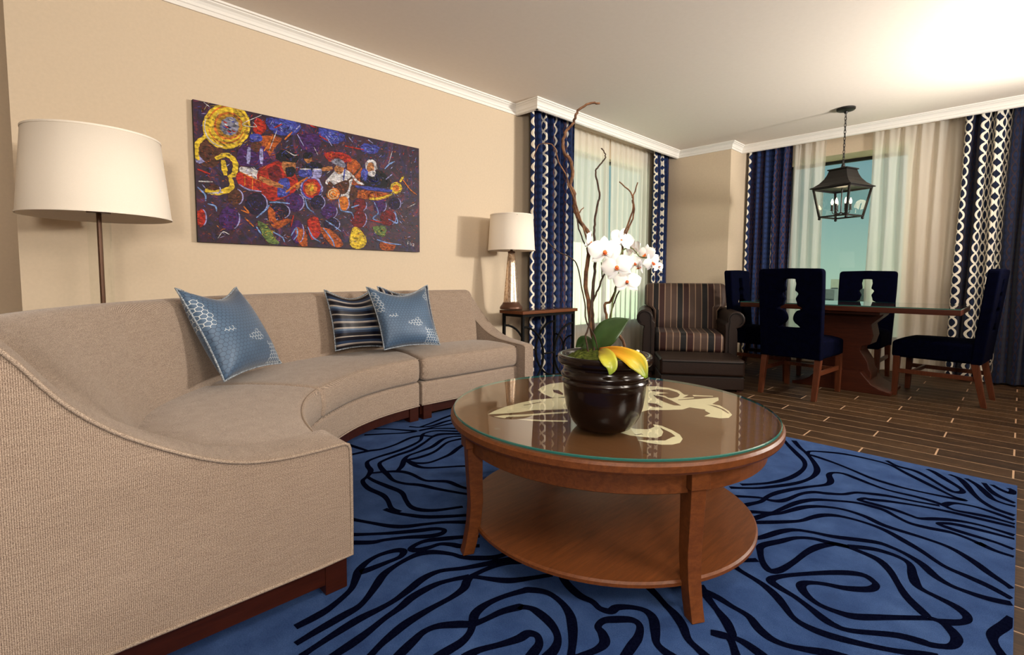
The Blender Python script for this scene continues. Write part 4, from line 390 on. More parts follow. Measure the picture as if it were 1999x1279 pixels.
ART_STROKES=[('yellow',0.0221,[(0.815,1.834),(0.767,1.78),(0.759,1.72),(0.771,1.684)]),('orange',0.0068,[(1.02,1.9),(1.013,1.885),(1.005,1.87),(0.995,1.856),(0.983,1.844),(0.971,1.834),(0.957,1.825),(0.943,1.818),(0.929,1.813),(0.914,1.811),(0.9,1.811),(0.887,1.813),(0.874,1.817),(0.863,1.823),(0.853,1.831),(0.845,1.841),(0.838,1.852),(0.833,1.865),(0.83,1.878)]),('orange',0.0068,[(0.831,1.935),(0.837,1.949),(0.844,1.962),(0.852,1.975),(0.861,1.987),(0.872,1.998),(0.883,2.008),(0.895,2.017),(0.908,2.024),(0.921,2.029),(0.934,2.033),(0.947,2.034),(0.96,2.035),(0.972,2.033),(0.984,2.029)]),('white',0.0051,[(0.901,1.785),(0.887,1.786),(0.873,1.789),(0.86,1.794),(0.848,1.8),(0.838,1.809),(0.829,1.819),(0.821,1.83),(0.815,1.843),(0.811,1.856),(0.808,1.871),(0.808,1.886),(0.809,1.901),(0.812,1.917),(0.816,1.933)]),('gold',0.0085,[(0.986,2.031),(0.998,2.026),(1.008,2.019),(1.017,2.011),(1.025,2.001),(1.031,1.991),(1.036,1.979),(1.04,1.966),(1.042,1.952),(1.042,1.938),(1.041,1.924),(1.038,1.91),(1.034,1.895),(1.028,1.881),(1.021,1.867),(1.012,1.854),(1.002,1.842),(0.992,1.831),(0.98,1.821)]),('blue',0.006,[(0.951,1.954),(0.961,1.948),(0.971,1.948)]),('red',0.006,[(0.955,1.897),(0.965,1.89),(0.975,1.89)]),('white',0.006,[(0.971,1.942),(0.981,1.935),(0.991,1.935)]),('black',0.006,[(0.933,1.897),(0.943,1.89),(0.953,1.89)]),('blue',0.006,[(0.932,1.917),(0.942,1.91),(0.952,1.91)]),('red',0.006,[(0.91,1.94),(0.92,1.934),(0.93,1.934)]),('white',0.006,[(0.942,1.96),(0.952,1.954),(0.962,1.954)]),('black',0.006,[(0.929,1.914),(0.939,1.908),(0.948,1.908)]),('blue',0.006,[(0.937,1.878),(0.946,1.872),(0.956,1.872)]),('red',0.006,[(0.916,1.914),(0.926,1.908),(0.936,1.907)]),('white',0.006,[(0.916,1.926),(0.925,1.92),(0.935,1.92)]),('black',0.006,[(0.909,1.909),(0.919,1.902),(0.928,1.902)]),('blue',0.006,[(0.904,1.911),(0.914,1.904),(0.924,1.904)]),('red',0.006,[(0.929,1.889),(0.939,1.883),(0.949,1.883)]),('yellow',0.0255,[(0.859,1.707),(0.922,1.74),(0.967,1.701),(0.958,1.63),(0.925,1.605)]),('yellow',0.0255,[(0.9,1.706),(0.911,1.615)]),('yellow',0.0255,[(0.798,1.512),(0.859,1.504),(0.941,1.545),(0.936,1.611)]),('white',0.0068,[(0.766,1.56),(0.84,1.567)]),('white',0.0068,[(0.811,1.494),(0.894,1.512)]),('lilac',0.0187,[(1.051,1.81),(1.041,1.705)]),('lilac',0.0187,[(1.122,1.815),(1.12,1.718)]),('lilac',0.0077,[(0.985,1.571),(1.04,1.546),(1.116,1.543)]),('orange',0.006,[(0.991,1.65),(1.057,1.624),(1.113,1.604)]),('orange',0.006,[(1.02,1.631),(1.018,1.563)]),('orange',0.006,[(1.064,1.613),(1.062,1.549)]),('white',0.0043,[(1.274,1.83),(1.324,1.809),(1.349,1.814)]),('skin',0.0289,[(1.106,1.631),(1.156,1.61),(1.252,1.589)]),('orange',0.0119,[(1.268,1.558),(1.327,1.607),(1.415,1.675)]),('skin',0.0153,[(1.335,1.583),(1.361,1.62)]),('skin',0.0238,[(1.514,1.742),(1.593,1.767)]),('white',0.0068,[(1.364,1.723),(1.438,1.734)]),('white',0.0068,[(1.451,1.735),(1.51,1.744)]),('cream',0.006,[(1.628,1.588),(1.624,1.572),(1.612,1.559),(1.596,1.552),(1.579,1.552),(1.565,1.559),(1.558,1.571),(1.558,1.586),(1.565,1.601),(1.579,1.612),(1.596,1.616),(1.612,1.613),(1.624,1.604)]),('cream',0.006,[(1.6,1.571),(1.592,1.567),(1.583,1.569),(1.577,1.574),(1.575,1.582),(1.578,1.59),(1.584,1.597),(1.592,1.6),(1.601,1.599),(1.607,1.593),(1.609,1.586)]),('blue',0.0085,[(1.684,1.772),(1.672,1.689)]),('brown',0.0102,[(1.672,1.661),(1.762,1.747),(1.814,1.81)]),('blue',0.0204,[(1.761,1.659),(1.915,1.66),(2.069,1.665)]),('white',0.0153,[(1.742,1.735),(1.781,1.694),(1.832,1.683)]),('yellow',0.0153,[(2.138,1.743),(2.173,1.792)]),('yellow',0.0153,[(2.068,1.64),(1.979,1.601),(1.872,1.579)]),('gold',0.0068,[(1.894,1.615),(1.936,1.581),(2.046,1.623)]),('lilac',0.006,[(0.974,1.54),(0.984,1.536),(0.993,1.529),(1.0,1.519),(1.004,1.507),(1.005,1.494),(1.003,1.48),(0.998,1.467),(0.991,1.456),(0.981,1.447)]),('lilac',0.006,[(1.117,1.526),(1.129,1.518),(1.139,1.506),(1.145,1.493),(1.148,1.477),(1.148,1.461),(1.144,1.445),(1.136,1.43),(1.126,1.416),(1.114,1.406)]),('lilac',0.006,[(1.356,1.553),(1.368,1.546),(1.377,1.536),(1.383,1.524),(1.386,1.51),(1.386,1.496),(1.382,1.481),(1.375,1.468),(1.366,1.456),(1.354,1.446)]),('lilac',0.006,[(1.508,1.558),(1.517,1.553),(1.524,1.545),(1.529,1.535),(1.532,1.524),(1.532,1.513),(1.529,1.502),(1.523,1.491),(1.516,1.482),(1.506,1.474)]),('lilac',0.006,[(1.703,1.564),(1.708,1.556),(1.711,1.547),(1.712,1.537),(1.712,1.527),(1.711,1.516),(1.707,1.506),(1.703,1.497),(1.697,1.489),(1.69,1.482)]),('lilac',0.006,[(1.844,1.557),(1.847,1.55),(1.85,1.542),(1.85,1.534),(1.849,1.526),(1.847,1.518),(1.843,1.51),(1.838,1.503),(1.831,1.496),(1.824,1.491)]),('lilac',0.006,[(2.01,1.569),(2.013,1.561),(2.014,1.552),(2.014,1.543),(2.013,1.534),(2.01,1.526),(2.006,1.517),(2.001,1.51),(1.995,1.503),(1.987,1.497)]),('lilac',0.006,[(2.117,1.613),(2.126,1.608),(2.134,1.6),(2.14,1.591),(2.142,1.58),(2.142,1.569),(2.139,1.558),(2.134,1.547),(2.126,1.538),(2.116,1.531)]),('lilac',0.006,[(0.976,1.396),(0.98,1.385),(0.982,1.373),(0.982,1.36),(0.981,1.348),(0.978,1.336),(0.973,1.324),(0.967,1.313),(0.96,1.304),(0.951,1.296)]),('lilac',0.006,[(1.257,1.474),(1.269,1.468),(1.279,1.46),(1.286,1.45),(1.289,1.439),(1.289,1.427),(1.285,1.416),(1.278,1.404),(1.267,1.394),(1.255,1.386)]),('lilac',0.006,[(1.613,1.491),(1.617,1.483),(1.619,1.474),(1.62,1.465),(1.619,1.455),(1.616,1.446),(1.612,1.437),(1.606,1.429),(1.599,1.421),(1.591,1.415)]),('lilac',0.006,[(1.835,1.471),(1.841,1.461),(1.846,1.45),(1.848,1.438),(1.848,1.425),(1.846,1.412),(1.841,1.4),(1.835,1.388),(1.826,1.378),(1.817,1.37)]),('lilac',0.006,[(2.076,1.504),(2.086,1.496),(2.094,1.486),(2.098,1.475),(2.1,1.462),(2.098,1.45),(2.094,1.437),(2.087,1.425),(2.077,1.415),(2.065,1.407)]),('lilac',0.006,[(0.783,1.397),(0.789,1.392),(0.794,1.383),(0.797,1.372),(0.799,1.36),(0.799,1.346),(0.798,1.333),(0.795,1.321),(0.79,1.31),(0.784,1.301)]),('lilac',0.006,[(1.371,1.353),(1.375,1.341),(1.378,1.327),(1.38,1.313),(1.38,1.297),(1.378,1.282),(1.374,1.268),(1.37,1.255),(1.364,1.244),(1.356,1.234)]),('lilac',0.006,[(1.601,1.415),(1.613,1.411),(1.624,1.404),(1.632,1.396),(1.636,1.385),(1.637,1.374),(1.635,1.362),(1.629,1.351),(1.619,1.342),(1.608,1.334)]),('lilac',0.006,[(0.876,1.541),(0.879,1.536),(0.88,1.531),(0.88,1.526),(0.88,1.52),(0.878,1.515),(0.875,1.51),(0.872,1.505),(0.867,1.501),(0.862,1.497)]),('ltblue',0.0077,[(1.161,1.479),(1.225,1.486),(1.291,1.484)]),('ltblue',0.0077,[(1.08,1.373),(1.144,1.436),(1.16,1.462)]),('ltblue',0.0077,[(1.394,1.53),(1.41,1.471),(1.453,1.44)]),('ltblue',0.0077,[(1.534,1.394),(1.589,1.363),(1.646,1.326)]),('ltblue',0.0077,[(1.078,1.316),(1.108,1.269)]),('ltblue',0.0077,[(1.631,1.557),(1.649,1.477),(1.727,1.466),(1.746,1.426)]),('ltblue',0.0077,[(1.914,1.56),(1.945,1.486),(1.901,1.439),(1.976,1.416)]),('ltblue',0.0077,[(2.089,1.51),(2.111,1.422),(2.032,1.445)]),('ltblue',0.0077,[(1.294,1.272),(1.329,1.326),(1.336,1.283),(1.31,1.243)]),('ltblue',0.0077,[(1.515,1.339),(1.578,1.262),(1.596,1.213)]),('ltblue',0.0077,[(1.407,1.34),(1.441,1.272),(1.494,1.24)]),('ltblue',0.0077,[(0.809,1.433),(0.849,1.422),(0.855,1.392)]),('ltblue',0.0077,[(0.759,1.526),(0.797,1.485),(0.799,1.448)]),('ltblue',0.0077,[(1.931,1.282),(2.041,1.259),(2.143,1.254)]),('ltblue',0.0077,[(1.728,1.503),(1.789,1.528)]),('ltblue',0.0077,[(2.004,1.821),(2.049,1.867),(2.094,1.893)]),('ltblue',0.0077,[(1.179,1.29),(1.235,1.26),(1.251,1.227)]),('white',0.0034,[(2.038,1.865),(2.072,1.967)]),('white',0.0034,[(0.808,2.027),(0.841,2.005)]),('white',0.0034,[(0.857,1.23),(0.886,1.27),(0.921,1.257)]),('white',0.0034,[(1.129,2.025),(1.014,1.944),(1.096,1.946),(1.074,1.973)]),('white',0.0034,[(1.463,1.885),(1.489,1.838)]),('white',0.0034,[(2.206,1.551),(2.278,1.589)]),('white',0.0034,[(1.169,1.807),(1.204,1.903),(1.221,1.948)]),('orange',0.0077,[(1.007,1.438),(1.035,1.401),(0.991,1.413)]),('orange',0.0077,[(1.268,1.899),(1.319,1.959)]),('orange',0.0077,[(1.012,1.367),(1.063,1.315)]),('orange',0.0077,[(1.138,1.802),(1.171,1.856),(1.196,1.918)]),('orange',0.0077,[(2.161,1.766),(2.231,1.695),(2.291,1.662)]),('orange',0.0077,[(1.449,1.649),(1.412,1.575)]),('red',0.0077,[(1.205,1.961),(1.254,1.996)]),('red',0.0077,[(1.44,2.027),(1.484,2.019)]),('red',0.0077,[(0.762,1.631),(0.828,1.611)]),('red',0.0077,[(1.501,1.97),(1.564,1.948)]),('red',0.0077,[(1.687,1.935),(1.836,1.935)]),('red',0.0077,[(1.314,1.41),(1.295,1.332)]),('red',0.0077,[(1.88,1.423),(1.998,1.413)]),('lilac',0.0068,[(1.345,1.981),(1.371,2.012)]),('lilac',0.0068,[(1.547,1.979),(1.591,1.918)]),('lilac',0.0068,[(1.717,2.004),(1.746,1.973)]),('lilac',0.0068,[(1.869,2.015),(1.91,1.995)]),('lilac',0.0068,[(1.393,1.881),(1.352,1.949)]),('lilac',0.0068,[(2.07,1.792),(2.014,1.745)]),('white',0.0034,[(2.2,1.288),(2.202,1.257)]),('white',0.0034,[(2.2,1.285),(2.217,1.282)]),('white',0.0034,[(2.2,1.271),(2.212,1.27)]),('white',0.0034,[(2.226,1.279),(2.226,1.253)]),('white',0.0034,[(2.236,1.269),(2.236,1.252)]),('white',0.0034,[(2.248,1.266),(2.262,1.264),(2.25,1.249),(2.265,1.25)])]

H = 2.635
# ================================================================== ROOM
struct('floor', B(-3.6, 7.15, -3.3, 4.2, -.12, 0), 'floor')
struct('ceiling', B(-3.6, 7.15, -3.3, 4.2, H, H+.15), 'ceil')
bm = bmesh.new()
W1X0, W1X1, W1Z0, W1Z1 = 4.22, 5.9, .42, 2.40
box(bm, -.012, W1X0, 3.485, 3.62, 0, H); box(bm, W1X1, 6.125, 3.485, 3.62, 0, H)
box(bm, W1X0, W1X1, 3.485, 3.62, 0, W1Z0); box(bm, W1X0, W1X1, 3.485, 3.62, W1Z1, H)
struct('wall_left', bm, 'wall')
struct('wall_corner', B(6.125, 7.15, 2.525, 3.62, 0, H), 'wall')
bm = bmesh.new(); W2Y0, W2Y1, W2Z0, W2Z1 = .92, 2.15, .30, 2.43
box(bm, 6.75, 7.15, -3.2, W2Y0, 0, H); box(bm, 6.75, 7.15, W2Y1, 2.525, 0, H)
box(bm, 6.75, 7.15, W2Y0, W2Y1, 0, W2Z0); box(bm, 6.75, 7.15, W2Y0, W2Y1, W2Z1, H)
struct('wall_front', bm, 'wall')
struct('wall_right', B(-3.6, 7.15, -3.3, -3.2, 0, H), 'wall')
struct('wall_back', B(-3.6, -3.5, -3.2, 4.2, 0, H), 'wall')
struct('wall_hall', B(-3.5, -.012, 4.0, 4.1, 0, H), 'wall')
struct('wall_hall_side', B(-.012, .1, 3.62, 4.1, 0, H), 'wall')
# crown moulding profile (outward from the wall face, z)
CP = [(0, 2.550), (.012, 2.550), (.014, 2.572), (.020, 2.576), (.022, 2.592), (.030, 2.606), (.044, 2.616), (.046, 2.622), (.058, 2.624), (.060, H), (0, H)]
bm = bmesh.new(); sweep2d(bm, [(-.012, 3.485), (3.44, 3.485), (3.44, 3.207), (6.125, 3.207), (6.125, 2.525), (6.43, 2.525), (6.43, -3.2)], CP)
struct('trim_1', bm, 'trim')
bm = bmesh.new(); box(bm, 3.44, 3.46, 3.207, 3.485, 2.546, H); box(bm, 3.44, 6.125, 3.207, 3.227, 2.546, H)
struct('trim_2', bm, 'trim')
struct('trim_3', B(6.43, 6.45, -3.2, 2.525, 2.546, H), 'trim')
struct('baseboard_left', B(-.012, 3.44, 3.470, 3.485, 0, .10), 'trim')
struct('baseboard_front', B(6.110, 6.125, 2.54, 3.47, 0, .10), 'trim')
# windows
def window(idx, x0, x1, y0, y1, z0, z1, axis):
    bm = bmesh.new(); t = .035
    if axis == 'y':
        box(bm, x0, x1, y0, y1, z0, z0+t); box(bm, x0, x1, y0, y1, z1-t, z1); box(bm, x0, x0+t, y0, y1, z0, z1); box(bm, x1-t, x1, y0, y1, z0, z1)
        xm = (x0+x1)/2; box(bm, xm-.02, xm+.02, y0, y1, z0, z1)
    else:
        box(bm, x0, x1, y0, y1, z0, z0+t); box(bm, x0, x1, y0, y1, z1-t, z1); box(bm, x0, x1, y0, y0+t, z0, z1); box(bm, x0, x1, y1-t, y1, z0, z1)
    fr = struct('window_%d' % idx, bm, 'blackframe')
    bm = bmesh.new()
    if axis == 'y': box(bm, x0+t, x1-t, (y0+y1)/2-.004, (y0+y1)/2+.004, z0+t, z1-t)
    else: box(bm, (x0+x1)/2-.004, (x0+x1)/2+.004, y0+t, y1-t, z0+t, z1-t)
    obj('pane', bm, 'wglass', fr)
window(1, W1X0, W1X1, 3.56, 3.60, W1Z0, W1Z1, 'y'); window(2, 7.10, 7.14, W2Y0, W2Y1, W2Z0, W2Z1, 'x')
struct('trim_4', B(W1X0-.04, W1X1+.04, 3.46, 3.56, W1Z0-.03, W1Z0), 'trim')

# ================================================================== DRAPES
def drape(name, p0, p1, z0, z1, folds, amp, mat, label, cat, group=None, seed=1, flare=0.0, ulen=None, side=1, tie=False):
    rnd = random.Random(seed); p0 = Vector(p0); p1 = Vector(p1); d = (p1-p0); Lx = d.length; d.normalize(); nrm = Vector((d.y, -d.x))*side
    nx = folds*14; nz = 26; bm = bmesh.new(); uvl = bm.loops.layers.uv.new('UVMap')
    ph = [rnd.uniform(-.5, .5) for _ in range(folds+2)]; am = [rnd.uniform(.7, 1.25) for _ in range(folds+2)]
    def off(s_, zt):
        f = s_*folds; i = int(min(f, folds-1)); a_ = am[i]*(1-(f-i))+am[i+1]*(f-i)
        pin = .45+.55*min(1, zt*6)
        return math.sin(2*PI*f+.5*ph[i]*math.sin(3*zt+i))*amp*a_*pin + .3*amp*math.sin(4*PI*f+2*zt)
    rows = []
    for j in range(nz+1):
        zt = (j/nz)**1.3; z = z1-(z1-z0)*zt; row = []
        for i in range(nx+1):
            s_ = i/nx; o_ = off(s_, zt); sw = (s_-.5)*flare*zt*Lx
            wob = .006*math.sin(7*zt+5*s_*folds)
            p = p0+d*(s_*Lx+sw+wob)+nrm*(o_+.02*0)
            row.append((bm.verts.new((p.x, p.y, z)), z))
        rows.append(row)
    us = [0]
    for i in range(nx):
        s0, s1 = i/nx, (i+1)/nx; us.append(us[-1]+math.hypot(Lx/nx, off(s1, .6)-off(s0, .6)))
    for j in range(nz):
        for i in range(nx):
            q = (rows[j][i], rows[j][i+1], rows[j+1][i+1], rows[j+1][i]); ui = (us[i], us[i+1], us[i+1], us[i])
            f = bm.faces.new([a_[0] for a_ in q]); f.smooth = True
            for lp, a_, u_ in zip(f.loops, q, ui): lp[uvl].uv = (u_, a_[1])
    o = obj(name, bm, mat, smooth=True)
    return tag(o, label, cat, group)
TOPZ = 2.60
drape('navy_drape', (3.475, 3.325), (4.14, 3.325), .02, TOPZ, 7, .045, 'drape', 'navy drape with white chain bands hanging behind the small side table and its lamp', 'curtain', seed=3)
drape('sheer_curtain', (4.13, 3.415), (4.90, 3.415), .02, TOPZ, 7, .022, 'sheer', 'white sheer curtain behind the orchid, beside the navy drape of the side table', 'curtain', seed=5)
drape('sheer_curtain', (4.92, 3.415), (5.78, 3.415), .02, TOPZ, 8, .022, 'sheer', 'white sheer curtain behind the armchair left of the narrow navy drape', 'curtain', seed=6)
drape('navy_drape', (5.73, 3.325), (6.10, 3.325), .02, TOPZ, 4, .045, 'drape4', 'narrow navy drape with white chain bands in the corner behind the striped armchair', 'curtain', seed=8)
drape('navy_drape', (6.60, 2.50), (6.60, 1.99), .02, TOPZ, 5, .045, 'drape3', 'navy drape left of the dining window behind the leftmost dining chair', 'curtain', seed=9)
drape('sheer_curtain', (6.695, 2.01), (6.695, 1.67), .02, TOPZ, 3, .026, 'sheer', 'narrow white sheer curtain left of the lantern at the dining window', 'curtain', seed=12)
drape('sheer_curtain', (6.695, 1.225), (6.695, .42), .02, TOPZ, 6, .030, 'sheer', 'wide white sheer curtain right of the lantern behind the dining table', 'curtain', seed=14)
drape('navy_drape', (6.60, .47), (6.58, -.62), .02, TOPZ, 10, .050, 'drape2', 'wide navy drape with dense white chain bands behind the rightmost dining chair', 'curtain', seed=21, flare=.06)

# ================================================================== RUG
bm = bmesh.new(); RX0, RX1, RY0, RY1 = -.75, 3.375, -.035, 2.955
box(bm, RX0, RX1, RY0, RY1, 0, .012)
def ribbon(bm, pts, wd, z, mi):
    P = smooth_path([(x, y, 0) for x, y in pts], 5); prev = None; n = len(P)
    for i, p in enumerate(P):
        t = (P[min(i+1, n-1)]-P[max(i-1, 0)])
        if t.length < 1e-6: continue
        t.normalize(); nn = Vector((-t.y, t.x, 0)); w_ = wd*(1.08+.20*math.sin(i*.33+pts[0][0]*9))
        cl = lambda q: (min(max(q.x, RX0+.002), RX1-.002), min(max(q.y, RY0+.002), RY1-.002), z)
        a_ = bm.verts.new(cl(p+nn*w_/2)); b_ = bm.verts.new(cl(p-nn*w_/2))
        if prev: bm.faces.new((prev[0], prev[1], b_, a_)).material_index = mi
        prev = (a_, b_)
for i, ln in enumerate(RUG_LINES): ribbon(bm, ln, .0235, .0124+.00012*(i % 6), 1)
tag(obj('rug', bm, ['rug', 'rugline']), 'blue area rug with winding navy lines under the round coffee table and sofa', 'rug')

# ================================================================== SOFA
FR = [(.70, 1.62, .10, 1.62), (.715, 1.70, .11, 1.74), (.735, 1.82, .13, 1.90), (.765, 1.95, .16, 2.06), (.81, 2.08, .22, 2.23), (.865, 2.20, .30, 2.40), (.93, 2.31, .42, 2.57), (1.03, 2.43, .60, 2.78), (1.18, 2.56, .82, 2.99), (1.38, 2.70, 1.10, 3.17), (1.63, 2.80, 1.46, 3.28), (1.905, 2.85, 1.905, 3.315)]
FRs = smooth_path([(a_, b_, 0) for a_, b_, _, _ in FR], 4); BKs = smooth_path([(c_, d_, 0) for _, _, c_, d_ in FR], 4)
FR2 = [(1.925, 2.852, 1.925, 3.315), (2.2, 2.848, 2.2, 3.315), (2.5, 2.852, 2.48, 3.30), (2.86, 2.86, 2.74, 3.27)]
FR2s = smooth_path([(a_, b_, 0) for a_, b_, _, _ in FR2], 4); BK2s = smooth_path([(c_, d_, 0) for _, _, c_, d_ in FR2], 4)
def outw(F_, B_, i):
    d = (B_[i]-F_[i]); d.z = 0; return d.normalized()
def ring_at(F_, B_, i, prof):
    """prof: (a, d, z): a=0 at the front line, a=1 at the back line, d extra metres towards the back"""
    u = outw(F_, B_, i); L_ = (B_[i]-F_[i]).length
    return [tuple(F_[i]+u*(L_*a_+d_)+Vector((0, 0, z_))) for a_, d_, z_ in prof]
def section(F_, B_, i0, i1, prof): return [ring_at(F_, B_, i, prof) for i in range(i0, i1+1)]
BASE = [(0, .012, .115), (0, .004, .125), (0, .004, .265), (0, .018, .278), (1, .16, .278), (1, .16, .115)]
SEAT = [(0, .006, .284), (0, -.012, .300), (0, -.018, .36), (0, -.012, .425), (0, .004, .440), (0, .03, .450), (.3, 0, .466), (.6, 0, .474), (1, .02, .468), (1, .02, .284)]
BACK = [(1, -.035, .30), (1, -.035, .46), (1, -.025, .60), (1, .0, .75), (1, .025, .855), (1, .045, .882), (1, .075, .893), (1, .115, .892), (1, .142, .880), (1, .152, .855), (1, .155, .28)]
def sofa_unit(label, F_, B_, cuts, feet, lean0=False):
    t = thing('sofa_section', label, 'sofa', tuple(F_[len(F_)//2])[:2]+(0,))
    def ob(n, bm, m, **k_):
        o = obj(n, bm, m, t, **k_); o.matrix_parent_inverse = Matrix.Translation(-t.location); return o
    n = len(F_)-1
    bm = bmesh.new(); loft(bm, section(F_, B_, 0, n, BASE)); ob('base', bm, 'sofa', bevel=.008)
    for a_, b_ in cuts:
        rings = section(F_, B_, a_, b_, SEAT)
        # round the ends in a little
        def shrink(r_, k_, dz_):
            cz = Vector((0, 0, 0))
            for q_ in r_: cz += Vector(q_)
            cz /= len(r_); return [tuple(cz+(Vector(q_)-cz)*k_) for q_ in r_]
        nxt = [tuple(Vector(p_)*.5+Vector(q_)*.5) for p_, q_ in zip(rings[0], rings[1])]; prv = [tuple(Vector(p_)*.5+Vector(q_)*.5) for p_, q_ in zip(rings[-1], rings[-2])]
        rings2 = [shrink(rings[0], .90, 0), nxt]+rings[1:-1]+[prv, shrink(rings[-1], .90, 0)]
        bm = bmesh.new(); loft(bm, rings2); o = ob('seat_cushion', bm, 'sofa', bevel=.014, segs=3, ang=50)
        bm = bmesh.new()
        for k_, dz in ((4, 0), (0, .004)):
            tube(bm, [Vector(r[k_])+Vector((0, 0, dz)) for r in [rings2[0]]+rings2[1:-1]+[rings2[-1]]], .0042, 6)
        pc = obj('piping', bm, 'pipe', o, smooth=True)
    bm = bmesh.new(); 
    rr = section(F_, B_, 0, n, BACK)
    if lean0:
        D0 = [-.19, -.19, -.075, .085, .165, .20, .235, .26, .28, .29, .29]
        for i in range(26):
            w_ = (1-i/26)**1.6; rr[i] = ring_at(F_, B_, i, [(a_, d_*(1-w_)+D0[j_]*w_, z_) for j_, (a_, d_, z_) in enumerate(BACK)])
        rr = [[(x_, 1.595, z_) for x_, y_, z_ in rr[0]]]+rr
    loft(bm, rr); ob('back', bm, 'sofa', smooth=True, bevel=.012, segs=2, ang=60)
    bm = bmesh.new(); tube(bm, [Vector(r[0])+Vector((0, 0, .0)) for r in section(F_, B_, 0, n, [(0, .006, .116)])], .0045, 6); ob('base_piping', bm, 'pipe', smooth=True)
    bm = bmesh.new(); loft(bm, section(F_, B_, 0, n, [(0, .03, .048), (0, .03, .115), (0, .055, .115), (0, .055, .048)])); ob('plinth_rail', bm, 'darkwood')
    for x, y, a_ in feet:
        bm = bmesh.new(); box(bm, -.035, .035, -.035, .035, .012, .1155); bm.transform(Matrix.Translation((x, y, 0)) @ Matrix.Rotation(a_, 4, 'Z')); ob('foot', bm, 'darkwood', bevel=.003)
    return t, ob
nF = len(FRs)-1
u1, ob1 = sofa_unit('long curved tan tweed sofa section with sloping arm at the left, nearest the camera', FRs, BKs, [(0, 28), (28, nF)], [(1.865, 2.895, 0), (.08, 2.3, .6), (1.86, 3.40, 0)], True)
# near arm: outer face y = 1.45, swooping top
AP = smooth_path([(-.20, .895, 0), (-.10, .885, 0), (-.041, .848, 0), (.04, .734, 0), (.11, .661, 0), (.188, .603, 0), (.305, .536, 0), (.40, .500, 0), (.50, .484, 0), (.60, .482, 0), (.69, .484, 0)], 3)
AP = [(p.x, p.y) for p in AP]+[(.703, .478), (.708, .462)]
bm = bmesh.new(); rings = []
for x, z in AP:
    yi = 1.60 + .03*max(0, min(1, (x-.2)/.4))
    rings.append([(x, 1.45, .115), (x, 1.45, z-.006), (x, 1.456, z), (x, yi-.012, z+.004), (x, yi, z-.008), (x, yi, .115)])
loft(bm, rings); arm = ob1('arm', bm, 'sofa', bevel=.01, segs=3, ang=55)
bm = bmesh.new(); tube(bm, [(x, 1.449, z-.003) for x, z in AP]+[(.710, 1.449, .40), (.710, 1.449, .25), (.709, 1.449, .118), (.60, 1.449, .115), (-.2, 1.449, .115)], .0052, 8)
tube(bm, [(x, 1.60 + .03*max(0, min(1, (x-.2)/.4)), z-.004) for x, z in AP if x < .68], .0035, 6)
obj('arm_piping', bm, 'pipe', arm, smooth=True)
ob1('side_rail', B(-.2, .66, 1.462, 1.487, .045, .1155), 'darkwood'); ob1('foot', B(.625, .695, 1.458, 1.53, .012, .1155), 'darkwood', bevel=.003)
ob1('foot', B(-.18, -.11, 1.458, 1.53, .012, .1155), 'darkwood', bevel=.003)
u2, ob2 = sofa_unit('shorter straight tan tweed sofa section with sloping arm beside the small side table', FR2s, BK2s, [(0, len(FR2s)-1)], [(1.975, 2.895, 0), (2.80, 2.87, 0), (1.98, 3.40, 0), (2.85, 3.40, 0)])
inn = smooth_path([(2.69, 3.44, .875), (2.70, 3.38, .83), (2.755, 3.33, .686), (2.80, 3.2, .556), (2.825, 3.08, .498), (2.845, 2.95, .474), (2.866, 2.80, .458)], 4)
out = smooth_path([(2.84, 3.462, .862), (2.88, 3.44, .81), (2.93, 3.37, .686), (2.948, 3.22, .560), (2.968, 3.09, .496), (2.975, 2.96, .472), (2.965, 2.80, .456)], 4)
bm = bmesh.new(); rings = []
for a_, b_ in zip(inn, out):
    bx = max(b_.x, 2.90)
    rings.append([(a_.x, a_.y, .115), (a_.x, a_.y, a_.z-.01), (a_.x+.012, a_.y, a_.z), (b_.x-.012, b_.y, b_.z), (b_.x, b_.y, b_.z-.01), (b_.x+.005, b_.y, .115)])
rings.append([(rings[-1][k_][0], 2.782, min(rings[-1][k_][2], .440) if rings[-1][k_][2] > .2 else .115) for k_ in range(6)])
loft(bm, rings); arm = ob2('arm', bm, 'sofa', bevel=.010, segs=3, ang=50)
obj('arm_piping', TB([Vector(p)+Vector((0, 0, -.006)) for p in inn], .0042, 6), 'pipe', arm, smooth=True)

